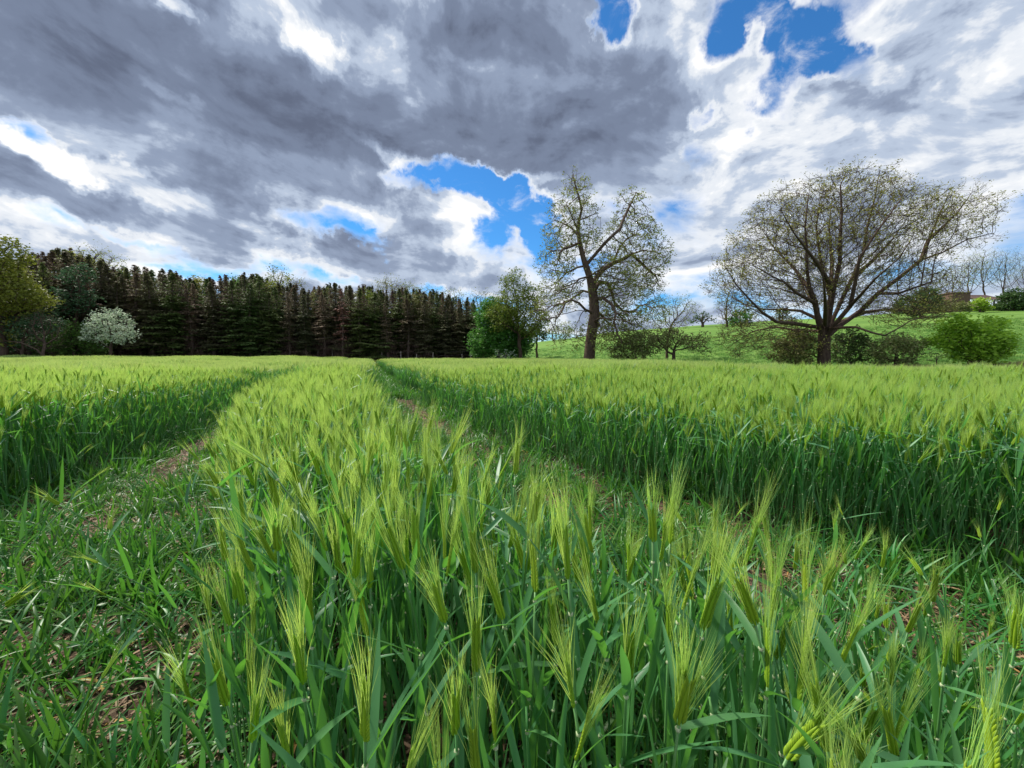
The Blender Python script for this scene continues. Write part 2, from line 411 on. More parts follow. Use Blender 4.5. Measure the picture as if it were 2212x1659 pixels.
# ------------------------------------------------------------------ geometry-node scatter for what nobody could count
def scatter(name, label, cat, pts, rots, scls, idx, sources):
    me = bpy.data.meshes.new(name)
    me.vertices.add(len(pts)); me.vertices.foreach_set('co', np.asarray(pts, np.float32).ravel())
    a = me.attributes.new('rot', 'FLOAT_VECTOR', 'POINT'); a.data.foreach_set('vector', np.asarray(rots, np.float32).ravel())
    a = me.attributes.new('scl', 'FLOAT', 'POINT'); a.data.foreach_set('value', np.asarray(scls, np.float32))
    a = me.attributes.new('idx', 'INT', 'POINT'); a.data.foreach_set('value', np.asarray(idx, np.int32))
    ob = bpy.data.objects.new(name, me); C.objects.link(ob)
    col = bpy.data.collections.new(name + '_sources')
    for i, s in enumerate(sources):
        s.name = f'{name}_source_{i:03d}'; col.objects.link(s)
    ng = bpy.data.node_groups.new(name + '_scatter', 'GeometryNodeTree')
    ng.interface.new_socket('Geometry', in_out='INPUT', socket_type='NodeSocketGeometry')
    ng.interface.new_socket('Geometry', in_out='OUTPUT', socket_type='NodeSocketGeometry')
    N = ng.nodes; L = ng.links
    gi = N.new('NodeGroupInput'); go = N.new('NodeGroupOutput')
    ci = N.new('GeometryNodeCollectionInfo'); ci.inputs['Collection'].default_value = col
    ci.inputs['Separate Children'].default_value = True; ci.inputs['Reset Children'].default_value = True
    def attr(nm, dt):
        n = N.new('GeometryNodeInputNamedAttribute'); n.data_type = dt; n.inputs['Name'].default_value = nm
        return n.outputs['Attribute']
    ip = N.new('GeometryNodeInstanceOnPoints'); ip.inputs['Pick Instance'].default_value = True
    e2r = N.new('FunctionNodeEulerToRotation')
    L.new(gi.outputs[0], ip.inputs['Points']); L.new(ci.outputs[0], ip.inputs['Instance'])
    L.new(attr('idx', 'INT'), ip.inputs['Instance Index'])
    L.new(attr('rot', 'FLOAT_VECTOR'), e2r.inputs[0]); L.new(e2r.outputs[0], ip.inputs['Rotation'])
    L.new(attr('scl', 'FLOAT'), ip.inputs['Scale'])
    L.new(ip.outputs[0], go.inputs[0])
    md = ob.modifiers.new('scatter', 'NODES'); md.node_group = ng
    tag(ob, label, cat, None, 'stuff')
    return ob

# ------------------------------------------------------------------ barley
def blade(mb, P, dirv, L, W, droop, rnd, seg=8, fold=.35, twist=0.0):
    d = Vector(dirv).normalized(); p = Vector(P); pts = [p.copy()]; ws = [W * .75]
    side = d.cross(Vector((0, 0, 1)))
    if side.length < .05: side = Vector((rnd.uniform(-1, 1), rnd.uniform(-1, 1), 0))
    side.normalize()
    for i in range(seg):
        u = (i + 1) / seg
        d = (d + Vector((rnd.uniform(-.04, .04), rnd.uniform(-.04, .04), -droop * (.35 + u) / seg))).normalized()
        p = p + d * (L / seg); pts.append(p.copy())
        ws.append(W * (1.0 if u < .45 else max(0.03, 1 - ((u - .45) / .55) ** 1.6)))
    if twist:
        side = (side + Vector((0, 0, 1)) * twist).normalized()
    mb.ribbon(pts, ws, side, fold)

def bez(a, b, c, n):
    return [a * (1 - t) ** 2 + b * 2 * t * (1 - t) + c * t * t for t in [i / (n - 1) for i in range(n)]]

def barley_parts(rnd, h, off, ed, flag=None, nleaf=4, awn_n=26, awn_w=.0011, ear_l=.085, awn_l=.13, spread=.20, detail=True, leafscale=1.0, ears=True):
    """stalk, list of leaves, ear, awns as mesh builders; h ear-base height, off ear-base xy offset, ed ear direction"""
    top = Vector((off[0], off[1], h)); ed = Vector(ed).normalized()
    ctrl = top - ed * (h * .45); ctrl = Vector((ctrl.x * .5, ctrl.y * .5, h * .5))
    path = bez(Vector((0, 0, 0)), ctrl, top, 10 if detail else 4)
    st = MB(); rs = [.0031 - .0011 * i / (len(path) - 1) for i in range(len(path))]
    st.tube(path, rs, 5 if detail else 3)
    def on(u):
        k = u * (len(path) - 1); i = min(int(k), len(path) - 2); return path[i].lerp(path[i + 1], k - i)
    leaves = []; collars = []
    a0 = rnd.uniform(0, 2 * PI)
    for j in range(nleaf):
        u = [.97, .74, .52, .33, .2][j] + rnd.uniform(-.05, .03)
        u = min(u, .99)
        ang = a0 + j * PI + rnd.uniform(-.7, .7)
        tilt = rnd.uniform(.2, 1.3) if j == 0 else rnd.uniform(.08, .42)
        d = Vector((math.cos(ang) * math.sin(tilt), math.sin(ang) * math.sin(tilt), math.cos(tilt)))
        L = (rnd.uniform(.11, .19) if j == 0 else rnd.uniform(.17, .27)) * leafscale
        if j == 0 and flag is not None:
            d = Vector(flag); L = d.length; d.normalize()
        mb = MB(); blade(mb, on(u), d, L, rnd.uniform(.011, .016), rnd.uniform(.1, .7) if j == 0 else rnd.choice([rnd.uniform(.1, .6), rnd.uniform(.1, .7), rnd.uniform(.8, 2.0)]), rnd, 9 if detail else 4,
                         rnd.uniform(.1, .5), rnd.uniform(-.6, .6))
        mb.root = (on(u), d); leaves.append(mb); collars.append((on(u), d))
    if not ears:
        col = MB()
        for (q, d) in collars: col.tube([q - Vector((0, 0, .002)), q + Vector((0, 0, .002))], [.0038, .0042], 6)
        return st, leaves, None, None, col
    # ear: two rows of plump grains along a slightly bent axis
    ear = MB(); awn = MB(); n = 13 if detail else 0
    side = ed.cross(Vector((rnd.uniform(-1, 1), rnd.uniform(-1, 1), .1))).normalized()
    bend = Vector((rnd.uniform(-1, 1), rnd.uniform(-1, 1), -.3)) * .10
    def axis(u): return top + ed * (ear_l * u) + bend * (ear_l * u * u)
    if detail:
        ear.tube([axis(i / 5) for i in range(6)], [.0018, .003, .0032, .003, .002, .0008], 5)
        for k in range(n * 2):
            u = (k + .5) / (2 * n); sgn = 1 if k % 2 else -1
            c = axis(u * .97) + side * (sgn * .0034 * (1.1 - .5 * u))
            g = (ed + side * (sgn * .30)).normalized()
            ear.tube([c - g * .001, c + g * .004, c + g * .0085, c + g * .0125], [.0007, .0024 - .0007 * u, .0021 - .0006 * u, .0004], 5)
    else:
        ear.tube([axis(0), axis(.4), axis(1)], [.002, .0050, .002], 4)
    nf = ed.cross(side)
    for k in range(awn_n):
        u = rnd.uniform(.02, 1); sgn = 1 if k % 2 else -1
        c = axis(u) + side * (sgn * .004)
        d = (ed + side * (sgn * rnd.uniform(.03, 1.0) * spread) + nf * rnd.uniform(-1, 1) * spread * .7).normalized()
        L = awn_l * rnd.uniform(.75, 1.1) * (1.0 - .15 * u)
        sd_ = Vector((rnd.uniform(-1, 1), rnd.uniform(-1, 1), rnd.uniform(-.4, .4))).cross(d).normalized()
        cur = Vector((rnd.uniform(-1, 1), rnd.uniform(-1, 1), -.5)) * .012
        pts = [c, c + d * (L * .5) + cur * .25, c + d * L + cur]
        vs = []
        for q, wq in zip(pts, (1.0, .75, .12)):
            vs += [tuple(q - sd_ * awn_w * wq * .5), tuple(q + sd_ * awn_w * wq * .5)]
        awn.add(vs, [(0, 1, 3, 2), (2, 3, 5, 4)])
    col = MB()
    if detail:
        for (q, d) in collars: col.tube([q - Vector((0, 0, .002)), q + Vector((0, 0, .002))], [.0038, .0042], 6)
    return st, leaves, ear, awn, col

def leaf_with_collar(l, q, d):
    l.cur = 1; l.tube([q - Vector((0, 0, .002)), q + Vector((0, 0, .002))], [.0036, .0040], 6); l.cur = 0

def barley_joined(rnd, **kw):
    st, lv, er, aw, co = barley_parts(rnd, **kw)
    mb = MB()
    def put(o, mi):
        mb.cur = mi
        if o is None or not o.v: return
        off = mb.n; V = np.concatenate(o.v); mb.v.append(V); mb.n += len(V)
        mb.f.extend([[i + off for i in f] for f in o.f]); mb.mi.extend([mi] * len(o.f))
    put(st, 0); [put(l, 1) for l in lv]; put(er, 2); put(aw, 3); put(co, 4)
    return mb
BM = [M['stem'], M['blade'], M['ear'], M['awn'], M['collar']]
BMN = [M['stem'], M['blade'], M['ear'], M['awn_near'], M['collar']]

def rand_plant_args(rnd, lean=1.0, hmul=1.0):
    h = rnd.uniform(.62, .74) * hmul
    a = rnd.uniform(0, 2 * PI); m = abs(rnd.gauss(0, .06)) * lean
    ox, oy = math.cos(a) * m - .02, math.sin(a) * m
    ed = Vector((ox * 3.2 + rnd.gauss(0, .08), oy * 3.2 + rnd.gauss(0, .08), 1))
    return dict(h=h, off=(ox, oy), ed=ed)

# prototypes used by the uncounted part of the crop
rnd = random.Random(11)
near_src = []
for i in range(14):
    near_src.append(barley_joined(rnd, **rand_plant_args(rnd), nleaf=3 + i % 2, awn_n=38, awn_w=.0009, spread=rnd.uniform(.10, .20)).build('b', BMN, link=False))
# bent short tillers for the track sides
for i in range(5):
    a = rand_plant_args(rnd, 2.5, .62)
    near_src.append(barley_joined(rnd, **a, nleaf=4, awn_n=18, awn_w=.0010, ear_l=.055, awn_l=.09).build('b', BMN, link=False))
# leafy tillers without ears
for i in range(6):
    mb = MB(); 
    hh = rnd.uniform(.12, .32)
    mb.cur = 0; mb.tube(bez(Vector((0, 0, 0)), Vector((0, 0, hh * .5)), Vector((rnd.uniform(-.08, .08), rnd.uniform(-.08, .08), hh)), 5), [.002] * 5, 4)
    mb.cur = 1
    for k in range(5):
        a = rnd.uniform(0, 2 * PI); tl = rnd.uniform(.2, 1.2); z0 = hh * rnd.uniform(.2, 1)
        blade(mb, (0, 0, z0), (math.cos(a) * math.sin(tl), math.sin(a) * math.sin(tl), math.cos(tl)), rnd.uniform(.12, .24), rnd.uniform(.009, .015), rnd.uniform(.3, 2.2), rnd, 7, .3, rnd.uniform(-.5, .5))
    near_src.append(mb.build('b', [M['stem'], M['regrowth']], link=False))
# patches of coarser plants for the distance (0.5 m square)
for i in range(5):
    mb = MB()
    for k in range(58):
        a = rand_plant_args(rnd, 1.1)
        q = barley_joined(rnd, **a, nleaf=3, awn_n=9, awn_w=.0032, detail=False, spread=.28)
        V = np.concatenate(q.v) + np.array([rnd.uniform(-.26, .26), rnd.uniform(-.26, .26), 0], np.float32)
        off = mb.n; mb.v.append(V); mb.n += len(V); mb.f.extend([[ii + off for ii in f] for f in q.f]); mb.mi.extend(q.mi)
    near_src.append(mb.build('b', BM, link=False))

# tall leafy stems whose ear has not come out yet
for i in range(8):
    a = rand_plant_args(rnd, 1.2, .84)
    near_src.append(barley_joined(rnd, **a, nleaf=5, leafscale=1.05, ears=False).build('b', BM, link=False))

def hfac(x, y):
    """how full-grown the crop is at a spot: 0 in the wheelings, 1 inside a stand"""
    l, a, b, r = LW(y), SL(y), SR(y), RW(y)
    e = .22
    dl = (l - x) / e; dr = (x - r) / e; ds = np.minimum(x - a, b - x) / e
    return np.clip(np.maximum(np.maximum(dl, dr), ds) + .5, 0, 1)

def soil_mask_r(x, y):
    rc = np.interp(y, [.2, 1.62, 2.04, 2.6, 6.25], [2.3, 1.75, 1.42, .9, -1.3]); return float(np.exp(-((x - rc) / .25) ** 2))
HERO_R = 1.08       # within this reach in front of the viewer every plant is an object of its own
P_ = []; RO = []; SL_ = []; IX = []
def put(x, y, rx, ry, rz, s, i):
    P_.append((x, y, hz(x, y))); RO.append((rx, ry, rz)); SL_.append(s); IX.append(i)
g = np.random.default_rng(3)
# single plants out to 9 m
NP = 90000
ys = 9.3 * np.sqrt(g.random(NP)); xs = (g.random(NP) * 2 - 1) * (1.38 * ys + 2.2)
dens_target = np.where(ys < 4, 340, np.where(ys < 6.5, 230, 170))
pdf = 1.0 / (9.3 ** 2) * 2 * ys / (2 * (1.38 * ys + 2.2))
keep = g.random(NP) < dens_target / (NP * pdf)
# the crop goes on beside and behind the viewer
NB = 3200
ys = np.concatenate([ys, g.uniform(-1.6, .35, NB)]); xs = np.concatenate([xs, g.uniform(-5.5, 5.5, NB)]); keep = np.concatenate([keep, np.hypot(xs[-NB:], ys[-NB:]) > .62])
NP += NB
hf = hfac(xs, ys) + g.normal(0, .06, NP)
inhero = (np.hypot(xs - .05, ys) < HERO_R) & (xs > SL(ys) - .12) & (xs < SR(ys) + .60)
for x, y, k, f, ih in zip(xs, ys, keep, hf, inhero):
    if not k or ih or math.hypot(x, y) < .45: continue
    if f > .35:
        wv = 1 + .07 * math.sin(x * 1.7 + y * .9) + .035 * math.sin(x * 3.9 - y * 2.7)
        leafy = g.random() < (.42 if (y < 1.7 and x > SL(y) - .1 and x < SR(y) + .1) else .15)
        gust = .05 * math.sin(x * .9 + y * 1.3)
        put(x, y, g.normal(0, .06), g.normal(-.03 + gust, .06), g.random() * 6.283, (.66 + .35 * min(f, 1)) * g.uniform(.92, 1.08) * wv, int(g.integers(30, 38)) if leafy else int(g.integers(0, 14)))
    elif f > .12 and g.random() < .4:
        put(x, y, g.normal(0, .15), g.normal(0, .15), g.random() * 6.283, g.uniform(.75, 1.05), int(g.integers(14, 19)))
# thinner, shorter plants that reach out over the right wheeling close to the viewer
for k in range(900):
    y = g.uniform(.45, 2.3); x = SR(y) + g.uniform(.02, 1.15) * (1 if y < 1.3 else .45)
    if (math.hypot(x, y) < 1.12 and x < SR(y) + .75) or x > 1.4 * y + .3 or g.random() > .62: continue
    if g.random() < .35 and soil_mask_r(x, y) > .5: continue
    put(x, y, g.normal(0, .10), g.normal(0, .10), g.random() * 6.283, g.uniform(.55, .85), int(g.choice([14, 15, 16, 17, 18, 30, 31, 32, 33, 34, 35, 1, 5])))
# distance patches
step = .46
gy = 8.9
while gy < 48:
    gx = -min(1.42 * gy + 2, 60)
    while gx < min(1.42 * gy + 2, 34):
        x = gx + g.uniform(-.1, .1); y = gy + g.uniform(-.1, .1)
        if in_field(np.float64(x), np.float64(y)):
            f = hfac(x, y)
            if f > .45: put(x, y, g.normal(0, .03), g.normal(-.02, .03), g.integers(0, 4) * PI / 2 + g.normal(0, .2), g.uniform(.94, 1.06) * (1 + .08 * math.sin(x * .8 + y * .5 + math.sin(y * .9)) + .03 * math.sin(x * 2.3 - y * 1.9)), int(g.integers(25, 30)))
        gx += step * (1.0 if gy < 26 else 1.2)
    gy += step * (1.0 if gy < 26 else 1.25)
print('barley instances', len(P_))
scatter('barley', 'dense green bearded barley filling the field on both sides of the wheel tracks', 'barley', P_, RO, SL_, IX, near_src)

# ------------------------------------------------------------------ trees
from collections import defaultdict
def zo(X, Y): return ((1850 + X / 2.0235) * .58211, (580 + Y / 2.0235) * .58211)     # oak study -> view
def zs(X, Y): return ((2500 + X / 1.7015) * .58211, (560 + Y / 1.7015) * .58211)     # sycamore study -> view

def colonize(nodes, par, attr, di, dk, step, iters, tropism=(0, 0, 0), seed=1, jit=.12, inertia=0.0, hub=None, outward=0.0):
    """grow twigs from a seed skeleton into a cloud of attraction points"""
    g_ = np.random.default_rng(seed)
    nodes = [np.array(p, float) for p in nodes]; par = list(par)
    A = np.array(attr, float); NP_ = np.array(nodes)
    best = np.full(len(A), 1e9); bi = np.zeros(len(A), int)
    def upd(start):
        nonlocal best, bi
        new = np.array(nodes[start:])
        for c in range(0, len(new), 64):
            blk = new[c:c + 64]
            d = np.linalg.norm(A[:, None, :] - blk[None], axis=2); j = d.argmin(1); dm = d[np.arange(len(A)), j]
            m = dm < best; best[m] = dm[m]; bi[m] = j[m] + start + c
    n_seed = len(nodes); upd(0); trop = np.array(tropism, float); seen = set()
    for it in range(iters):
        act = best < di
        if not act.any(): break
        grp = defaultdict(list)
        for k in np.nonzero(act)[0]: grp[bi[k]].append(k)
        start = len(nodes)
        for nidx, ks in grp.items():
            p = nodes[nidx]; v = A[ks] - p; v = v / (np.linalg.norm(v, axis=1)[:, None] + 1e-9)
            d = v.mean(0) + g_.normal(0, jit, 3) + trop
            if inertia and par[nidx] >= 0 and nidx >= n_seed:
                u_ = p - nodes[par[nidx]]; d = d + u_ / (np.linalg.norm(u_) + 1e-9) * inertia
            if hub is not None:
                u_ = p - hub; d = d + u_ / (np.linalg.norm(u_) + 1e-9) * outward
            d /= (np.linalg.norm(d) + 1e-9)
            q = p + d * step
            key = (nidx, round(q[0] / step * 2), round(q[1] / step * 2), round(q[2] / step * 2))
            if key in seen: best[ks] = 1e9; continue
            seen.add(key); nodes.append(q); par.append(nidx)
        if len(nodes) == start: break
        upd(start)
        alive = best > dk
        A = A[alive]; best = best[alive]; bi = bi[alive]
        if len(A) == 0: break
    return np.array(nodes), par

def skeleton(limbs):
    """limbs: list of point lists, each starts at its nearest existing node"""
    nodes = []; par = []
    for L_ in limbs:
        prev = -1
        if nodes:
            d = np.linalg.norm(np.array(nodes) - np.array(L_[0])[None], axis=1); prev = int(d.argmin())
        pts = L_ if not nodes else L_
        for i, p in enumerate(pts):
            p = np.array(p, float)
            if prev >= 0 and i == 0:
                if np.linalg.norm(nodes[prev] - p) < .8: continue
            if prev >= 0:
                a = nodes[prev]; n = max(1, int(np.linalg.norm(p - a) / .6))
                for k in range(1, n + 1):
                    nodes.append(a + (p - a) * k / n); par.append(prev); prev = len(nodes) - 1
            else: nodes.append(p); par.append(-1); prev = 0
    return nodes, par

def tree_mesh(nodes, par, base_r, tip_r=.009, expo=2.3, sides=(8, 5, 3), flare=.5, n_seed=0, limb_r=0.0):
    n = len(nodes); ch = [[] for _ in range(n)]
    for i, p in enumerate(par):
        if p >= 0: ch[p].append(i)
    acc = np.zeros(n)
    for i in range(n - 1, -1, -1):
        acc[i] = 1.0 if not ch[i] else sum(acc[c] for c in ch[i])
    k = base_r / (acc[0] ** (1 / expo)); r = np.maximum(k * acc ** (1 / expo), tip_r)
    z0 = nodes[0][2]
    if limb_r:
        dep = np.zeros(n)
        for i in range(n_seed - 1, 0, -1): dep[par[i]] = max(dep[par[i]], dep[i] + 1)
        for i in range(n_seed): r[i] = max(r[i], min(limb_r, .022 + .011 * dep[i]))
        for i in range(1, n): r[i] = min(r[i], r[par[i]])
    mb = MB()
    stack = [(0, -1)]
    while stack:
        i, pr = stack.pop(); chain = [i] if pr < 0 else [pr, i]
        cur = i
        while ch[cur]:
            cs = sorted(ch[cur], key=lambda c: -acc[c]); nx = cs[0]
            for c in cs[1:]: stack.append((c, cur))
            chain.append(nx); cur = nx
        rr = [float(r[c]) for c in chain]
        if pr >= 0: rr[0] = min(rr[0], rr[1] * 1.15)
        if pr < 0: rr = [q * (1 + flare * math.exp(-max(nodes[c][2] - z0, 0) / .7)) for q, c in zip(rr, chain)]
        sd_ = sides[0] if max(rr) > .12 else sides[1] if max(rr) > .04 else sides[2]
        mb.tube([tuple(nodes[c]) for c in chain], rr, sd_, cap=False)
    return mb, r, ch

def ell_points(els, n, g_, depth=None):
    """points inside a union of ellipsoids (cx, cy, cz, rx, ry, rz)"""
    vol = np.array([e[3] * e[4] * e[5] * (e[6] if len(e) > 6 else 1) for e in els]); vol = vol / vol.sum(); out = []
    for e, w in zip(els, vol):
        m = max(8, int(n * w)); v = g_.normal(size=(m, 3)); v /= np.linalg.norm(v, axis=1)[:, None]
        v *= (g_.random(m) ** .42)[:, None]
        out.append(v * np.array(e[3:6]) + np.array(e[0:3]))
    return np.concatenate(out)

def leaf_cloud(mb, cen, per, spread, size, g_, flat=.5, droop=0.0):
    """small leaf faces round each centre"""
    n = len(cen) * per; c = np.repeat(np.asarray(cen), per, axis=0) + g_.normal(0, spread, (n, 3)) * np.array([1, 1, .7])
    c[:, 2] -= np.abs(g_.normal(0, droop, n)) if droop else 0
    a = g_.normal(size=(n, 3)); a[:, 2] *= flat; a /= np.linalg.norm(a, axis=1)[:, None]
    b = np.cross(a, g_.normal(size=(n, 3))); b /= np.linalg.norm(b, axis=1)[:, None]
    s_ = (size * g_.uniform(.6, 1.3, n))[:, None]
    mb.quads(c, a * s_, b * s_)

def twigs(mb, nodes, par, ch, g_, per, length, width, up=.3, away=.8):
    """thin end shoots fanning from the tips"""
    for i in range(len(nodes)):
        if ch[i] or par[i] < 0: continue
        d0 = nodes[i] - nodes[par[i]]; d0 = d0 / (np.linalg.norm(d0) + 1e-9)
        for k in range(per):
            d = d0 * away + g_.normal(0, .45, 3) + np.array([0, 0, up]); d /= np.linalg.norm(d)
            L = length * g_.uniform(.5, 1.2); p = nodes[i]; m = p + d * L * .5 + g_.normal(0, .04, 3); e = p + d * L + g_.normal(0, .06, 3)
            s1 = np.cross(d, [0, 1, 0]); s1 = s1 / (np.linalg.norm(s1) + 1e-9) * width * .5
            mb.add([p - s1, p + s1, m + s1 * .8, m - s1 * .8, e + s1 * .4, e - s1 * .4], [(0, 1, 2, 3), (3, 2, 4, 5)])
            yield e

M['oak_leaf'] = mat_leaf('oak_young_leaves', (0.36, 0.42, 0.075), (0.26, 0.26, 0.07), .35, .55, .02, .2, 0, .3)
M['syc_leaf'] = mat_leaf('sycamore_buds_and_leaves', (0.34, 0.41, 0.07), (0.26, 0.25, 0.075), .30, .55, .02, .2, 0, .3)
M['green_leaf'] = mat_leaf('spring_leaves', (0.070, 0.190, 0.034), (0.125, 0.260, 0.045), .40, .5, .02, .2, 0, .3)
M['olive_leaf'] = mat_leaf('olive_leaves', (0.25, 0.29, 0.040), (0.15, 0.19, 0.030), .35, .55, .02, .2, 0, .3)
M['dark_leaf'] = mat_leaf('dark_leaves', (0.055, 0.110, 0.030), (0.080, 0.125, 0.032), .30, .55, .02, .2, 0, .3)
M['blue_leaf'] = mat_leaf('blue_green_leaves', (0.060, 0.145, 0.070), (0.085, 0.165, 0.072), .30, .55, .02, .2, 0, .3)
M['thorn_leaf'] = mat_leaf('thorn_leaves', (0.215, 0.200, 0.080), (0.170, 0.230, 0.060), .28, .6, .02, .2, 0, .3)
M['yellow_green'] = mat_leaf('yellow_green_leaves', (0.44, 0.60, 0.055), (0.24, 0.38, 0.035), .42, .5, .02, .2, 0, .3)
M['blossom'] = mat_leaf('white_blossom', (0.60, 0.68, 0.52), (0.34, 0.46, 0.28), .25, .6, .01, .1, 0, .3)
M['pink_twig'] = mat_leaf('dry_twigs', (0.20, 0.13, 0.10), (0.13, 0.09, 0.065), .15, .7, .02, .2, 0, .2)

def finish_tree(name, label, cat, base, wood, crown, mwood, mcrown, group=None, wname='trunk'):
    t = empty(name, tuple(base), 0, label, cat, group)
    b = np.array(base, np.float32)
    for mb in (wood, crown):
        if mb is not None: mb.v = [v - b for v in mb.v]
    wood.build(wname, mwood, t)
    if crown is not None: crown.build('crown', mcrown, t, smooth=False)
    return t

# --- the old oak
def make_oak():
    D = 38.0; g_ = np.random.default_rng(21)
    def P(X, Y, dy=0.0): q = zo(X, Y); return tuple(at(q[0], q[1], D + dy))
    base = at(*zo(676, 1515), D); base.z = hz(base.x, base.y) - .1
    limbs = [
        [tuple(base), P(690, 1400), P(703, 1300), P(722, 1190), P(716, 1080), P(700, 980), P(682, 900), P(655, 820), P(630, 740), P(610, 650), P(598, 560, .3), P(605, 480, .5), P(625, 400, .4), P(602, 300), P(572, 200, -.2), P(560, 130)],
        [P(672, 775), P(740, 720, -.6), P(800, 650, -1.2), P(862, 590, -1.6), P(912, 548, -1.5), P(935, 480, -1), P(972, 400, -.6), P(1005, 330, 0), P(1035, 270, 0)],
        [P(700, 960), P(745, 895, .5), P(790, 845, 1.2), P(862, 803, 2), P(940, 770, 2.4), P(1000, 735, 2.6), P(1080, 708, 3), P(1165, 715, 3), P(1245, 745, 3)],
        [P(722, 1100), P(782, 1062, -1), P(850, 1112, -1.7), P(882, 1180, -2.2), P(868, 1240, -2.5), P(892, 1330, -2.6), P(925, 1395, -2.8)],
        [P(712, 1010), P(760, 940, 1), P(822, 955, 1.8), P(852, 1030, 2.5), P(872, 1100, 3), P(932, 1160, 3.4), P(1012, 1168, 3.8), P(1060, 1122, 4), P(1142, 1108, 4.2), P(1225, 1080, 4.4)],
        [P(712, 1200), P(682, 1165, -.5), P(650, 1150, -1.2), P(602, 1100, -2), P(548, 1078, -2.6), P(500, 1102, -3), P(478, 1160, -3.1), P(448, 1205, -3.2), P(380, 1215, -3.4), P(300, 1237, -3.6), P(245, 1190, -3.8)],
        [P(702, 1040), P(640, 1010, 1.6), P(580, 1050, 2.8), P(515, 1090, 3.5), P(420, 1130, 4.2), P(330, 1190, 4.6)],
        [P(690, 930), P(650, 910, -1), P(602, 922, -2), P(560, 970, -2.7), P(540, 1020, -3), P(508, 1065, -3.3)],
        [P(660, 840), P(592, 834, 1), P(540, 860, 1.8), P(500, 878, 2.4), P(420, 860, 3), P(350, 825, 3.4)],
        [P(615, 690), P(540, 680, -1), P(490, 692, -2), P(458, 722, -2.4)],
        [P(600, 590), P(550, 540, .7), P(480, 500, 1.4), P(420, 480, 1.8), P(348, 520, 2.2)],
        [P(606, 480), P(680, 450, -.8), P(745, 425, -1.2)],
        [P(718, 1130), P(760, 1180, 2), P(800, 1230, 3.3), P(860, 1290, 4.2), P(950, 1300, 5)],
        [P(700, 1230), P(760, 1215, -2), P(830, 1220, -3.4), P(930, 1230, -4.6), P(1030, 1260, -5.5)],
        [P(862, 803, 2), P(900, 700, 2.6), P(960, 620, 3.2), P(1080, 560, 3.6)],
        [P(1000, 735, 2.6), P(1090, 820, 2.4), P(1180, 900, 2.2)],
        [P(655, 820), P(640, 760, 2.4), P(660, 640, 4), P(690, 560, 4.6)], [P(682, 900), P(760, 850, -3), P(830, 780, -4.6)],
        [P(598, 560, .3), P(560, 470, -1.6), P(520, 380, -2.2)], [P(605, 480, .5), P(640, 360, 1.8), P(690, 280, 2.2)],
    ]
    nodes, par = skeleton(limbs)
    k = D / FPX; E = []
    for (X, Y, rx, ry, dy) in [(590, 240, 105, 110, 0), (545, 400, 170, 120, 0), (500, 600, 170, 150, 0), (700, 420, 70, 70, 0), (450, 790, 150, 140, 0), (1000, 350, 125, 95, 0), (1000, 540, 200, 150, 1),
                               (1120, 740, 180, 170, 1), (1080, 950, 170, 130, 1), (850, 800, 190, 150, 0), (860, 1000, 180, 170, 0), (900, 1230, 190, 150, 0), (780, 1200, 120, 130, 2), (1020, 1330, 120, 90, 0), (480, 1010, 160, 120, 0),
                               (360, 1150, 130, 90, 0), (430, 1330, 60, 110, -2), (600, 1330, 60, 130, -1), (800, 1360, 90, 110, -2), (1150, 1150, 130, 110, 2), (700, 620, 110, 120, 0)]:
        c = P(X, Y, dy); s_ = .58211 / 2.0235 * k
        E.append((c[0], c[1], c[2], rx * s_, min(rx, ry) * s_ * 1.15, ry * s_, 2.6 if Y > 900 else 1))
    A = ell_points(E, 12000, g_)
    A = A[A[:, 2] > hz(base.x, base.y) + .7]
    ns = len(nodes)
    nodes, par = colonize(nodes, par, A, 3.2, .38, .28, 60, (0, 0, -.12), 5, .34, .35)
    wood, r, ch = tree_mesh(nodes, par, .50, .012, 2.1, n_seed=ns, limb_r=.21)
    crown = MB(); ends = list(twigs(wood, nodes, par, ch, g_, 3, .55, .022, -.05, .5))
    leaf_cloud(crown, [e for e in ends if g_.random() < .80], 5, .13, .090, g_)
    tips = [nodes[i] for i in range(len(nodes)) if r[i] < .03 and g_.random() < .16]
    leaf_cloud(crown, tips, 4, .15, .11, g_)
    hvy = [nodes[i] for i in range(len(nodes)) if r[i] > .12 and g_.random() < .0]
    print('oak', len(nodes))
    finish_tree('oak_tree', 'gnarled old oak with twisting limbs and thin young leaves behind the barley', 'tree', base, wood, crown, M['bark'], M['oak_leaf'])
make_oak()

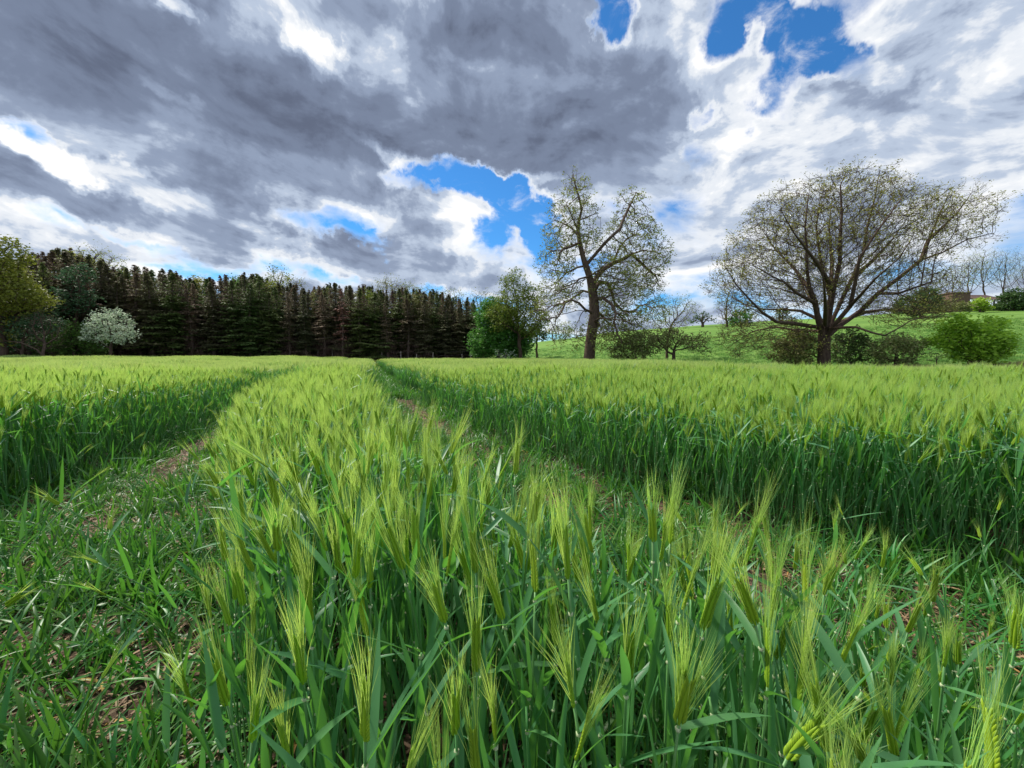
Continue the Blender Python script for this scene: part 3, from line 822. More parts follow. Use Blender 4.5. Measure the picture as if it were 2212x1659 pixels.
# --- the spreading sycamore
def make_sycamore():
    D = 31.0; g_ = np.random.default_rng(22)
    def P(X, Y, dy=0.0): q = zs(X, Y); return tuple(at(q[0], q[1], D + dy))
    base = at(*zs(948, 1350), D); base.z = hz(base.x, base.y) - .1
    limbs = [
        [tuple(base), P(950, 1260), P(950, 1190), P(955, 1120), P(965, 1050, .2), P(990, 920, .6), P(945, 780, 1), P(922, 650, 1.3), P(900, 480, 1.5), P(925, 300, 1.6)],
        [P(945, 1190), P(915, 1080, -.5), P(893, 960, -1), P(862, 880, -1.6), P(842, 760, -2), P(840, 620, -2.2), P(830, 480, -2.4), P(842, 350, -2.4), P(862, 210, -2.2)],
        [P(955, 1180), P(985, 1040, -.6), P(1010, 880, -.8), P(1050, 700, -1.2), P(1050, 560, -1.4), P(1062, 400, -1.4), P(1052, 220, -1.2), P(1090, 130, -1)],
        [P(955, 1170), P(1020, 1030, .8), P(1080, 900, 1.4), P(1130, 800, 2), P(1198, 640, 2.6), P(1222, 480, 3), P(1270, 300, 3), P(1300, 130, 3)],
        [P(955, 1185), P(1030, 1080, -1.2), P(1115, 980, -2), P(1152, 800, -3), P(1172, 680, -3.6), P(1290, 500, -4), P(1420, 330, -4.2)],
        [P(952, 1200), P(1040, 1110, .6), P(1180, 1010, 1.2), P(1290, 900, 1.6), P(1400, 820, 2), P(1560, 690, 2.4), P(1610, 560, 2.6), P(1680, 400, 2.6), P(1740, 260, 2.6)],
        [P(1560, 690, 2.4), P(1700, 640, 1.6), P(1850, 560, 1), P(2010, 520, .6)],
        [P(1610, 560, 2.6), P(1700, 480, 3.4), P(1800, 380, 4), P(1885, 260, 4.2)],
        [P(935, 1080), P(800, 1010, 1.6), P(680, 1000, 2.6), P(560, 1000, 3.4), P(430, 960, 4), P(345, 900, 4.4)],
        [P(935, 1110), P(760, 1090, -1.4), P(650, 1080, -2.4), P(560, 1020, -3), P(480, 940, -3.4), P(400, 850, -3.6), P(335, 750, -3.6)],
        [P(890, 965, -1), P(780, 900, -2.6), P(700, 830, -3.6), P(600, 780, -4.2), P(500, 720, -4.6)],
        [P(960, 1130), P(1150, 1112, -3), P(1262, 1150, -4), P(1332, 1166, -4.4), P(1400, 1130, -4.6), P(1500, 1070, -4.8), P(1610, 1045, -5)],
        [P(940, 1140), P(760, 1130, 2.4), P(640, 1110, 3.6), P(500, 1140, 4.4), P(400, 1200, 4.8), P(330, 1255, 5)],
        [P(970, 1110), P(1200, 1020, 3.6), P(1350, 1000, 4.6), P(1500, 1010, 5.2), P(1650, 985, 5.6)],
        [P(862, 880, -1.6), P(760, 740, 1), P(640, 620, 2.4), P(560, 500, 3)], [P(985, 920, .6), P(1000, 700, 4), P(980, 480, 5.5), P(1000, 300, 6)],
        [P(1010, 880, -.8), P(900, 700, -4), P(760, 520, -6), P(680, 380, -6.6)], [P(1130, 800, 2), P(1250, 700, 5), P(1380, 560, 6.6), P(1480, 420, 7)],
        [P(1120, 980, -2), P(1280, 800, -5.5), P(1420, 680, -7), P(1500, 560, -7.6)], [P(1290, 900, 1.6), P(1420, 900, -1), P(1560, 850, -2), P(1700, 800, -2.4)],
        [P(945, 1090), P(900, 1000, 4), P(820, 860, 6.5), P(740, 700, 7.6)], [P(945, 1100), P(960, 1000, -4.5), P(950, 860, -7.4), P(930, 700, -8.6)],
    ]
    nodes, par = skeleton(limbs)
    k = D / FPX; E = []; s_ = .58211 / 1.7015 * k
    for (X, Y, rx, ry, dy, dr) in [(1080, 440, 450, 320, 0, 1), (650, 720, 350, 310, 0, 1), (430, 900, 150, 140, 0, 1), (780, 400, 250, 210, 0, 1.2), (640, 520, 210, 190, 0, 1.2), (1780, 400, 270, 190, 2, .9), (1450, 480, 230, 260, 0, 1.2),
                                   (1250, 700, 420, 280, 0, .9), (1900, 520, 160, 90, 1, 1), (1600, 800, 220, 160, 0, 1), (560, 1140, 280, 110, 2, 1.2), (480, 1190, 220, 90, 2, 1.2), (520, 1160, 220, 90, 1, 1.2), (830, 1190, 200, 80, 0, 1.4), (1450, 1020, 260, 100, 0, 1.4), (1500, 980, 220, 90, 1, 1.4), (900, 850, 350, 200, 0, 1), (320, 830, 90, 120, 0, 1)]:
        if Y < 950: Y += 22; rx *= .93; ry *= .92; X -= 10 if X > 1400 else 0
        c = P(X, Y, dy)
        E.append((c[0], c[1], c[2], rx * s_, min(rx, ry) * s_ * dr, ry * s_, 4 if Y > 960 else 1))
    A = ell_points(E, 24000, g_)
    A = A[A[:, 2] > hz(base.x, base.y) + .8]
    ns = len(nodes)
    nodes, par = colonize(nodes, par, A, 4.0, .40, .36, 60, (0, 0, .06), 6, .10, .75, np.array(P(950, 1080)), .55)
    wood, r, ch = tree_mesh(nodes, par, .40, .011, 1.95, n_seed=ns, limb_r=.15, flare=.3)
    crown = MB(); ends = list(twigs(wood, nodes, par, ch, g_, 4, .62, .019, .35, .8))
    leaf_cloud(crown, [e for e in ends if g_.random() < .52 + .42 * math.sin(e[0] * 1.3 + e[2]) * math.sin(e[2] * 1.7 - e[1] * 1.1)], 4, .13, .064, g_)
    tips = [nodes[i] for i in range(len(nodes)) if r[i] < .03 and g_.random() < .22]
    leaf_cloud(crown, tips, 3, .16, .07, g_)
    print('sycamore', len(nodes))
    finish_tree('sycamore_tree', 'broad domed tree with many bare fanned branches standing at the edge of the pasture', 'tree', base, wood, crown, M['bark2'], M['syc_leaf'])
make_sycamore()

# --- spruces of the wood: a few shapes, each tree of the wood its own object
def spruce_mesh(seed, H=10.0, width=.19, bare=.28, ragged=.3, thin=1.0):
    g_ = np.random.default_rng(seed); tr = MB(); cr = MB(); dead = MB()
    lean = g_.normal(0, .012, 2)
    def ax(z): return np.array([lean[0] * z + .05 * math.sin(z * .6 + seed), lean[1] * z + .04 * math.cos(z * .5), z])
    zs_ = np.linspace(-.3, H, 14)
    tr.tube([tuple(ax(z)) for z in zs_], [max(.012, .13 * (1 - max(z, 0) / H) ** .8 + .012) for z in zs_], 6)
    z = .9
    while z < H - .05:
        u = z / H; L = (H * width * .80 * (1 - u) ** .42 if u < .82 else H * width * .36 * (1 - u) / .18) * g_.uniform(.60, 1.25) + .03
        nb = 7 if u < .85 else 5
        isdead = u < bare + g_.normal(0, .05)
        for k in range(nb):
            if g_.random() > (.8 if isdead else .95 * thin): continue
            a = g_.random() * 6.283; l = L * g_.uniform(1 - ragged, 1 + ragged * .6)
            rise = .45 if u > .82 else .05; dr = -.35 if u < .6 else -.12
            d = np.array([math.cos(a), math.sin(a), 0]); p0 = ax(z + g_.uniform(-.15, .15))
            n = max(3, int(l / .22)); t_ = np.linspace(0, 1, n + 1)
            pts = p0 + np.outer(t_ * l, d) + np.outer(l * (rise * t_ + dr * t_ ** 2 + (.18 * t_ ** 4)), [0, 0, 1])
            (tr if not isdead else dead).tube([tuple(q) for q in pts], [max(.006, .022 * (1 - q) + .004) for q in t_], 3, cap=False)
            if isdead:
                m = n * 7; c = pts[g_.integers(0, n + 1, m)] + g_.normal(0, .16, (m, 3)); c[:, 2] -= .10
                A_ = g_.normal(size=(m, 3)); A_ /= np.linalg.norm(A_, axis=1)[:, None]
                dead.quads(c, A_ * .15, np.cross(A_, [0, 0, 1.]) * .035)
                continue
            m = int(n * 11 * thin) + 5; ti = g_.random(m) ** .8; w = .30 * l * (1 - ti) + .09
            sgn = np.where(g_.random(m) < .5, -1, 1); perp = np.array([-d[1], d[0], 0])
            idx = np.minimum((ti * n).astype(int), n)
            off = w * g_.random(m)
            c = pts[idx] + perp * (sgn * off)[:, None]; c[:, 2] -= off * .25 + np.abs(g_.normal(0, .05, m))
            A_ = d * g_.uniform(.4, 1, m)[:, None] + perp * (sgn * g_.uniform(.3, 1, m))[:, None] + np.array([0, 0, -1]) * g_.uniform(.1, .8, m)[:, None]
            A_ /= np.linalg.norm(A_, axis=1)[:, None]
            B_ = np.cross(A_, np.array([0, 0, 1.]) + g_.normal(0, .5, (m, 3))); B_ /= np.linalg.norm(B_, axis=1)[:, None]
            s_ = g_.uniform(.08, .18, m)[:, None] * (1 if u < .74 else .48)
            cr.quads(c, A_ * s_, B_ * s_ * .62)
        z += g_.uniform(.26, .42) if u < .85 else .20
    return tr, cr, dead

CONI = {
    'dark': mat_leaf('spruce_needles_dark', (0.115, 0.135, 0.060), (0.165, 0.155, 0.072), .28, .6, .03, .3, 0, .25),
    'green': mat_leaf('spruce_needles_green', (0.115, 0.180, 0.050), (0.180, 0.235, 0.062), .30, .6, .02, .25, 0, .25),
    'brown': mat_leaf('spruce_needles_brown', (0.270, 0.185, 0.130), (0.190, 0.165, 0.090), .28, .65, .02, .25, 0, .2),
    'red': mat_leaf('dying_needles_russet', (0.34, 0.17, 0.12), (0.22, 0.13, 0.09), .12, .65, .01, .2, 0, .2)}
M['dead'] = mat_leaf('dead_twigs', (0.25, 0.165, 0.13), (0.16, 0.11, 0.085), .15, .8, .01, .25, 0, .15)
protos = {}
def spruce_proto(kind, k):
    key = (kind, k)
    if key not in protos:
        args = {'dark': dict(width=.19, bare=.24, ragged=.3), 'green': dict(width=.22, bare=.06, ragged=.25), 'brown': dict(width=.18, bare=.34, ragged=.35, thin=.8), 'red': dict(width=.17, bare=.3, ragged=.4, thin=.6)}[kind]
        tr, cr, de = spruce_mesh(100 + 7 * k + len(kind), **args)
        protos[key] = (tr.mesh('trunk', M['bark_c']), cr.mesh('crown', CONI[kind], False), de.mesh('dead_branches', M['dead'], False))
    return protos[key]
def put_spruce(x, y, h, kind, k, rz, label, group, wide=1.0):
    tm, cm, dm = spruce_proto(kind, k)
    t = empty('spruce_tree', (x, y, hz(x, y)), rz, label, 'tree', group); t.scale = (h / 10 * wide, h / 10 * wide, h / 10)
    for nm, me in (('trunk', tm), ('crown', cm), ('dead_branches', dm)):
        if len(me.polygons) < 120: continue
        o = bpy.data.objects.new(nm, me); C.objects.link(o); o.parent = t
PROFILE_X = [0, 60, 100, 150, 200, 245, 290, 350, 400, 460, 500, 560, 600, 640, 700, 760, 820, 870, 930, 980, 1010, 1060]
PROFILE_Y = [560, 552, 543, 545, 548, 562, 582, 588, 590, 598, 592, 602, 600, 612, 622, 620, 616, 626, 632, 640, 636, 660]
def wood_y(x): return 50.0 + (x + 4.5) * 0.20        # near edge of the wood
g_ = np.random.default_rng(40)
row = 0; fx = -4.4; front = []
x = -4.6
while x > -56:
    y = wood_y(x) + g_.uniform(-.5, .7)
    front.append((x, y)); x -= g_.uniform(1.5, 2.5)
ORD = ['first', 'second', 'third', 'fourth', 'fifth', 'sixth', 'seventh', 'eighth', 'ninth', 'tenth', 'eleventh', 'twelfth', 'thirteenth', 'fourteenth', 'fifteenth', 'sixteenth', 'seventeenth', 'eighteenth', 'nineteenth', 'twentieth',
       'twenty-first', 'twenty-second', 'twenty-third', 'twenty-fourth', 'twenty-fifth', 'twenty-sixth', 'twenty-seventh', 'twenty-eighth', 'twenty-ninth', 'thirtieth', 'thirty-first', 'thirty-second', 'thirty-third', 'thirty-fourth', 'thirty-fifth', 'thirty-sixth', 'thirty-seventh', 'thirty-eighth', 'thirty-ninth', 'fortieth']
KINDW = {'dark': 'dark green', 'green': 'mid green', 'brown': 'brownish', 'red': 'russet dying'}
def px_of(x, y): return 1106 + FPX * x / y / _cp
for i, (x, y) in enumerate(front):
    px = px_of(x, y); top = np.interp(px, PROFILE_X, PROFILE_Y) + 7 * math.sin(px / 31) + 5 * math.sin(px / 13) + g_.uniform(2, 30)
    h = at(px, top, y).z - hz(x, y)
    kind = ['dark', 'brown', 'dark', 'brown', 'green'][int(g_.integers(0, 5))]
    if abs(px - 370) < 14: kind = 'green'
    if abs(px - 735) < 14: kind = 'red'
    if 480 < px < 620 and g_.random() < .6: kind = 'green'
    if i == 0: kind = 'dark'
    side = 'right' if px > 250 else 'left'
    put_spruce(x, y, h, kind, int(g_.integers(0, 3)), g_.random() * 6.28,
               f'{KINDW[kind]} spruce, {ORD[i] if i < len(ORD) else "last"} from the right-hand end of the front row of the wood', 'spruces in the front row of the wood', g_.uniform(1.3, 1.9))
for r_ in range(1, 8):
    x = -4.2 - .4 * r_
    while x > -62 - 3 * r_:
        y = wood_y(x) + r_ * 1.7 + g_.uniform(-.7, .7); px = px_of(x, y)
        if px > -60:
            top = np.interp(px, PROFILE_X, PROFILE_Y) + (g_.uniform(-4, 14) if r_ < 3 else g_.uniform(-4, 8))
            h = at(px, top + 6 * math.sin(px / 31) + 5 * math.sin(px / 13), y).z - hz(x, y)
            kind = ['dark', 'brown', 'dark', 'green'][int(g_.integers(0, 4))]
            put_spruce(x, y, h, kind, int(g_.integers(0, 3)), g_.random() * 6.28, 'spruce inside the wood, standing behind the front row with only parts showing', 'spruces behind the front row', g_.uniform(1.2, 1.7))
        x -= g_.uniform(1.2, 2.0)

# --- dark brush on the floor of the wood, one tangled mass
def make_thicket():
    g3 = np.random.default_rng(9); mb = MB(); n = 26000
    x = -3.5 - 60 * g3.random(n); y = wood_y(x) + 2.2 + 9 * g3.random(n); z = 3.4 * g3.random(n) ** 1.3
    h = height(x, y); c = np.stack([x, y, h + z], 1)
    a = g3.normal(size=(n, 3)); a /= np.linalg.norm(a, axis=1)[:, None]; b = np.cross(a, g3.normal(size=(n, 3))); b /= np.linalg.norm(b, axis=1)[:, None]
    sz = g3.uniform(.15, .34, n)[:, None]; mb.quads(c, a * sz, b * sz * .8)
    tag(mb.build('undergrowth', M['dead'], None, False), 'dark brown brush and dead boughs filling the floor of the spruce wood', 'undergrowth', None, 'stuff')
make_thicket()

# --- broadleaved trees and bushes
def bush(name, label, cat, base, els, mleaf, seed, n_attr=500, leaf=.10, per=8, spread=.22, trunk_r=.14, mbark='bark2', step=.3, trunk_top=None, hollow=True, group=None, up=.05, tw=.3, twn=2, droop=0.0, tipsel=1.0, flat=.5, skirt=None):
    g2 = np.random.default_rng(seed); base = Vector(base)
    tt = Vector(trunk_top) if trunk_top is not None else base + Vector((0, 0, .5))
    nodes, par = skeleton([[tuple(base), tuple(tt)]])
    if skirt is None: skirt = cat in ('bush', 'hedge', 'shrub')
    if skirt: els = els + [(e[0], e[1], max(base.z + e[5] * .5, e[2] - e[5] * .6), e[3] * .9, e[4] * .9, e[5] * .8) for e in els]; per = int(per * 1.5)
    A = ell_points(els, int(n_attr * (1.5 if skirt else 1.15)), g2); A = A[A[:, 2] > base.z + .08]
    nodes, par = colonize(nodes, par, A, 9.0, step * 1.5, step, 80, (0, 0, up), seed, .15, .3)
    wood, r, ch = tree_mesh(nodes, par, trunk_r, .008, 2.2, sides=(7, 4, 3), flare=.3)
    ends = list(twigs(wood, nodes, par, ch, g2, twn, tw, .014, .2, .8))
    crown = MB()
    cen = ends + [nodes[i] for i in range(len(nodes)) if r[i] < .05 and g2.random() < .8]
    cen = [c for c in cen if g2.random() < tipsel]
    leaf_cloud(crown, cen, per, spread, leaf, g2, flat, droop)
    return finish_tree(name, label, cat, base, wood, crown, M[mbark], mleaf if not isinstance(mleaf, str) else M[mleaf], group)

def els_px(D, lst, dr=1.0):
    """ellipsoids from view outlines: (x, y, rx, ry[, dy])"""
    out = []; k = D / FPX
    for e in lst:
        c = at(e[0], e[1], D + (e[4] if len(e) > 4 else 0)); out.append((c.x, c.y, c.z, e[2] * k, min(e[2], e[3] * 1.4) * k * dr, e[3] * k))
    return out
def gbase(px, D, py=None, sink=.05):
    c = at(px, py or 790, D); return Vector((c.x, c.y, hz(c.x, c.y) - sink))

bush('hawthorn_bush', 'rounded bush covered in white blossom in front of the dark spruces', 'bush', gbase(240, 37.5), els_px(37.5, [(240, 700, 34, 30), (226, 722, 42, 26), (262, 722, 28, 24), (246, 680, 18, 14)]), 'blossom', 51, 1000, .085, 12, .15, .12, flat=.25, skirt=False)
bush('broadleaf_bush', 'mid green leafy bush just left of the white blossoming bush', 'bush', gbase(160, 38), els_px(38.6, [(160, 725, 50, 32), (125, 740, 36, 26), (195, 745, 40, 26)]), 'green_leaf', 52, 500, .10, 9, .20, .12)
bush('blue_green_tree', 'blue-green tree with layered boughs rising behind the white bush', 'tree', gbase(165, 40), els_px(40, [(170, 600, 26, 26), (165, 645, 38, 22), (150, 672, 44, 16)]), 'blue_leaf', 53, 420, .13, 9, .24, .16, flat=.25)
bush('blue_green_bush', 'low blue-green bush at the left edge beside the grey bare shrub', 'bush', gbase(50, 35.5), els_px(36, [(60, 705, 50, 24), (20, 730, 50, 24), (90, 695, 40, 20)]), 'blue_leaf', 54, 420, .11, 8, .22, .12)
bush('bare_shrub', 'grey leafless shrub between the blue-green bush and the green bush', 'shrub', gbase(98, 34), els_px(35, [(98, 715, 32, 38), (90, 690, 20, 20)]), 'pink_twig', 55, 700, .05, 3, .14, .10, tw=.45, twn=5, tipsel=.5)
bush('olive_tree', 'tall yellow-green broadleaf tree cut by the left picture edge', 'tree', gbase(10, 35), els_px(35, [(22, 640, 58, 44), (-30, 610, 60, 60), (10, 570, 46, 22), (40, 545, 30, 14), (15, 528, 30, 14), (-20, 700, 40, 60)]), 'olive_leaf', 56, 1500, .13, 14, .28, .25, tw=.5)
bush('ash_tree', 'slender half-bare tree reaching above the spruces on the left', 'tree', gbase(205, 47), els_px(47, [(205, 575, 48, 40), (190, 560, 26, 30), (235, 575, 26, 22)]), 'syc_leaf', 57, 420, .09, 4, .24, .16, tw=.7, twn=3, tipsel=.6)
for i, (px, D, w, k, ml, lab) in enumerate([(310, 49, 26, 40, 'thorn_leaf', 'brownish leafing tree pushed in among the spruces right of the white bush'), (430, 50, 24, 30, 'olive_leaf', 'olive round-topped tree among the front spruces, farthest left of its kind'),
        (515, 50.5, 30, 34, 'green_leaf', 'green round-topped broadleaf tree among the spruces left of the wood middle'), (570, 50.5, 32, 30, 'olive_leaf', 'olive broadleaf tree among the spruces below the airy light green treetop'), (690, 50.5, 24, 40, 'thorn_leaf', 'brown-green broadleaf tree among the spruces left of the russet dying spruce'),
        (790, 51, 24, 36, 'olive_leaf', 'olive broadleaf tree among the spruces above the track end'), (900, 51, 26, 36, 'thorn_leaf', 'brown-green broadleaf tree in the right half of the wood front'), (270, 50, 22, 34, 'dark_leaf', 'dark broadleaf tree behind the white blossoming bush')]):
    tp = float(np.interp(px, PROFILE_X, PROFILE_Y)) + 8
    bush('broadleaf_tree', lab, 'tree', gbase(px, D), els_px(D, [(px, tp + k * .8, w * .8, k * .8), (px + 8, tp + k * 1.9, w, k), (px - 8, tp + k * 2.9, w, k)]), ml, 140 + i, 900, .12, 9, .26, .14, tw=.5, twn=3)
bush('birch_tree', 'light green airy treetop above the spruces near the middle of the wood', 'tree', gbase(605, 58), els_px(58, [(605, 605, 26, 20), (590, 625, 40, 20)]), 'olive_leaf', 58, 300, .11, 5, .28, .16, tw=.7, twn=3)
for i, (px, py, rx, D) in enumerate([(560, 622, 30, 60), (840, 622, 28, 60), (880, 630, 30, 60), (920, 642, 34, 60), (975, 646, 36, 60), (1040, 650, 34, 60), (640, 622, 24, 60)]):
    bush('background_tree', ['thin-leaved pale treetop showing over the spruces right of the airy light green one', 'bare pale treetop over the right half of the wood, tallest of its row', 'bare pale treetop next to the tallest one over the wood', 'pale leafy treetop behind the green-sided spruce',
         'pale leafy treetop behind the wood left of its dark end spruce', 'pale leafy treetop behind the dark end spruce', 'thin pale treetop over the middle spruces'][i], 'tree', gbase(px, D), els_px(D, [(px, py, rx, 20), (px - 8, py + 20, rx * 1.3, 22)]), 'olive_leaf', 60 + i, 300, .09, 4, .28, .14, tw=.8, twn=4, tipsel=.7)
bush('maple_tree', 'dense fresh green broadleaf tree at the right-hand end of the wood', 'tree', gbase(1078, 44), els_px(44, [(1080, 725, 52, 34), (1045, 740, 30, 24), (1115, 735, 34, 32), (1070, 690, 40, 32), (1062, 665, 22, 18)]), 'green_leaf', 70, 1500, .14, 16, .30, .20, flat=.3, skirt=True)
bush('lime_tree', 'olive green thin-topped tree leaning toward the oak beside the wood', 'tree', gbase(1125, 42), els_px(42, [(1110, 668, 46, 34), (1140, 695, 38, 40), (1108, 615, 24, 26), (1145, 645, 28, 24), (1090, 690, 36, 30)]), 'olive_leaf', 71, 1900, .10, 13, .24, .2, tw=.6, twn=3)
bush('dark_bush', 'small dark round tree at the foot of the hill beyond the fresh green tree', 'tree', gbase(1160, 60), els_px(60, [(1160, 722, 22, 20)]), 'dark_leaf', 72, 220, .16, 9, .26, .15)
bush('elder_bush', 'small pale flowering bush at the foot of the fresh green tree', 'bush', gbase(1092, 41), els_px(41, [(1092, 766, 24, 12)]), 'blossom', 73, 160, .07, 7, .12, .06, trunk_top=gbase(1092, 41) + Vector((0, 0, .2)))
# below and right of the oak
bush('thorn_bush', 'low brown-green thorn bush just right of the oak trunk', 'bush', gbase(1375, 37), els_px(37, [(1375, 745, 40, 26), (1345, 755, 26, 20)]), 'thorn_leaf', 74, 700, .10, 10, .2, .1, tw=.4, twn=3)
bush('thorn_tree', 'small dark spreading thorn tree between the oak and the big domed tree', 'tree', gbase(1455, 35), els_px(35, [(1455, 735, 40, 24), (1495, 740, 34, 20), (1425, 740, 24, 24), (1518, 752, 16, 12)]), 'thorn_leaf', 75, 900, .10, 12, .2, .14, tw=.35, trunk_top=gbase(1455, 35) + Vector((0, 0, .9)))
bush('willow_tree', 'thin half-bare pale tree standing behind the dark thorn tree', 'tree', gbase(1440, 46), els_px(46, [(1450, 680, 48, 34), (1480, 665, 30, 26), (1430, 700, 40, 26)]), 'oak_leaf', 76, 700, .075, 4, .22, .14, tw=.6, twn=3, tipsel=.6)
bush('skyline_tree', 'small round tree alone on the hill skyline between the two big trees', 'tree', gbase(1518, 118, 700), els_px(118, [(1518, 686, 17, 10), (1502, 693, 14, 6), (1534, 692, 12, 5)]), 'dark_leaf', 77, 320, .26, 9, .40, .35, step=.5)
bush('skyline_bush', 'leafy green clump on the skyline behind the domed tree left boughs', 'bush', gbase(1602, 112, 700), els_px(112, [(1602, 685, 20, 17), (1585, 692, 14, 10)]), 'green_leaf', 78, 260, .30, 9, .45, .3, step=.5)
bush('slim_skyline_tree', 'slim bare tree on the skyline just left of the green clump', 'tree', gbase(1570, 112, 700), els_px(112, [(1570, 665, 20, 34)]), 'syc_leaf', 79, 380, .16, 3, .4, .3, tw=1.2, twn=4, step=.5, tipsel=.5)
bush('hill_bush', 'dark bush on the skyline behind the domed tree trunk', 'bush', gbase(1690, 112, 690), els_px(112, [(1690, 680, 12, 10)]), 'dark_leaf', 80, 120, .28, 9, .4, .3, step=.5)
for i, (px, py, rx, ry) in enumerate([(1245, 727, 22, 8), (1222, 716, 14, 18), (1195, 722, 14, 14)]):
    bush('skyline_shrub', ['low hedge-like shrub on the skyline left of the oak trunk', 'pale bare shrub on the skyline left of the oak trunk', 'smaller pale bare shrub on the skyline beside the wood'][i], 'shrub', gbase(px, 120, 735), els_px(120, [(px, py, rx, ry)]), ['dark_leaf', 'syc_leaf', 'syc_leaf'][i], 81 + i, 220, .2, 4, .4, .2, tw=1.0, twn=3, step=.5)
bush('thorn_bush', 'dense brown-green bush pressed against the left side of the domed tree trunk', 'bush', gbase(1718, 32.2), els_px(32.2, [(1722, 750, 34, 30), (1695, 757, 28, 20)]), 'thorn_leaf', 85, 1100, .10, 13, .2, .1, tw=.3, twn=3)
bush('holly_bush', 'dark green bush tucked against the right side of the domed tree trunk', 'bush', gbase(1838, 32), els_px(32, [(1838, 748, 34, 32), (1815, 762, 22, 20)]), 'dark_leaf', 86, 900, .10, 13, .2, .1, tw=.25)
bush('round_bush', 'round brownish bush on the grass to the right of the domed tree', 'bush', gbase(1935, 30), els_px(30, [(1936, 755, 42, 28), (1915, 760, 30, 22)]), 'thorn_leaf', 87, 1100, .09, 13, .20, .1, tw=.3, twn=3)
bush('dry_shrub', 'little russet dry shrub in front of the yellow-green bush', 'shrub', gbase(2023, 29), els_px(29, [(2023, 772, 15, 14)]), 'pink_twig', 88, 260, .04, 4, .1, .04, tw=.25, twn=5)
bush('gorse_bush', 'big yellow-green billowing bush near the right edge of the pasture', 'bush', gbase(2095, 29), els_px(29, [(2095, 735, 46, 30), (2040, 732, 30, 14), (2130, 712, 34, 16), (2075, 700, 34, 14), (2140, 745, 34, 26), (2110, 760, 40, 20), (2150, 700, 18, 12)]), 'yellow_green', 89, 1700, .12, 20, .24, .15, flat=.3)
bush('yellow_bush', 'bright yellow-green bush in front of the farm building', 'bush', gbase(2117, 104, 670), els_px(104, [(2117, 656, 15, 10), (2125, 665, 20, 6)]), 'yellow_green', 90, 260, .26, 10, .4, .2, step=.45)
bush('yew_bush', 'tall dark green bush at the right picture edge by the farm building', 'bush', gbase(2185, 106, 670), els_px(106, [(2185, 648, 22, 20), (2210, 655, 26, 18), (2160, 660, 16, 8)]), 'dark_leaf', 91, 420, .30, 10, .5, .25, step=.5)
bush('pine_tree', 'dark olive conical tree seen through the right boughs of the domed tree', 'tree', gbase(1990, 95, 680), els_px(95, [(1985, 655, 34, 26), (2000, 638, 20, 16), (1960, 668, 30, 12)]), 'dark_leaf', 92, 520, .28, 10, .5, .3, step=.5)
bush('hedge_bush', 'brown-green overgrown hedge running below the farm building', 'hedge', gbase(2040, 98, 680), els_px(98, [(2020, 662, 40, 10), (2070, 660, 34, 9), (1960, 672, 40, 8)]), 'thorn_leaf', 93, 600, .24, 7, .4, .12, step=.5)
for i, (px, py, rx, ry, D) in enumerate([(2090, 592, 30, 44, 118), (2125, 580, 34, 42, 120), (2170, 585, 34, 44, 119), (2212, 590, 34, 46, 121), (2055, 610, 24, 34, 117), (2020, 625, 26, 30, 117)]):
    bush('bare_tree', ['bare pale tree rising behind the brick block of the farm building', 'tallest bare pale tree behind the low farm roof', 'bare pale tree behind the right half of the farm roof', 'bare pale tree cut by the right picture edge', 'thin bare tree left of the brick block', 'small bare tree seen beyond the domed tree outer twigs'][i], 'tree',
         gbase(px, D, 672), els_px(D, [(px, py, rx, ry)]), 'syc_leaf', 94 + i, 1300, .12, 2, .4, .20, tw=1.3, twn=4, step=.55, tipsel=.5, trunk_top=gbase(px, D, 672) + Vector((0, 0, 2.5)), group='bare trees behind the farm building')

# --- deer fence along the wood
def make_fence():
    pts = []
    for (X, Y) in [(560, 1000), (668, 985), (750, 1000), (1038, 1012), (1180, 1015), (1297, 1035), (1420, 1022), (1637, 1035), (1700, 1030), (1764, 1024)]:
        px = (900 + X / 2.011) * .58211; py = (800 + Y / 2.011) * .58211
        D = 47.0; q = at(px, py, D); pts.append((q.x, q.y, hz(q.x, q.y), q.z))
    o = empty('wire_fence', (pts[0][0], pts[0][1], pts[0][2]), 0, 'fence of tall weathered posts and thin wires in front of the dark spruces', 'fence')
    off = Vector(o.location); m = mat_rough('weathered_post', (0.22, 0.18, 0.15), (0.34, 0.29, 0.25), 8, (4, 4, .4), .4)
    wm = bpy.data.materials.new('fence_wire'); wm.use_nodes = True; wm.node_tree.nodes['Principled BSDF'].inputs['Base Color'].default_value = (.25, .25, .25, 1)
    wm.node_tree.nodes['Principled BSDF'].inputs['Metallic'].default_value = .7; wm.node_tree.nodes['Principled BSDF'].inputs['Roughness'].default_value = .5
    for i, (x, y, z0, z1) in enumerate(pts):
        b = MB(); p0 = Vector((x, y, z0 - .1)) - off; p1 = Vector((x + .02, y, z1)) - off
        b.tube([p0, p0.lerp(p1, .5) + Vector((.01, 0, 0)), p1, p1 + Vector((0, 0, .03))], [.065, .058, .052, .03], 7); b.build('post', m, o)
    for hh in (.5, .9, 1.3, 1.7):
        b = MB(); b.tube([Vector((x, y - .06, z0 + hh)) - off for (x, y, z0, z1) in pts], [.004] * len(pts), 3); b.build('wire', wm, o)
make_fence()
def make_stump(px, D, hgt, label):
    b = gbase(px, D); o = MB(); g2 = np.random.default_rng(int(px))
    o.tube([(b.x, b.y, b.z), (b.x + .05, b.y, b.z + .5), (b.x - .08, b.y, b.z + hgt * .7), (b.x + .05, b.y, b.z + hgt)], [.20, .13, .09, .03], 7)
    o.tube([(b.x + .02, b.y, b.z + .6), (b.x + .3, b.y, b.z + 1.1), (b.x + .35, b.y, b.z + 1.5)], [.05, .04, .015], 5)
    ob = o.build('dead_stump', M['bark_c']); tag(ob, label, 'stump')
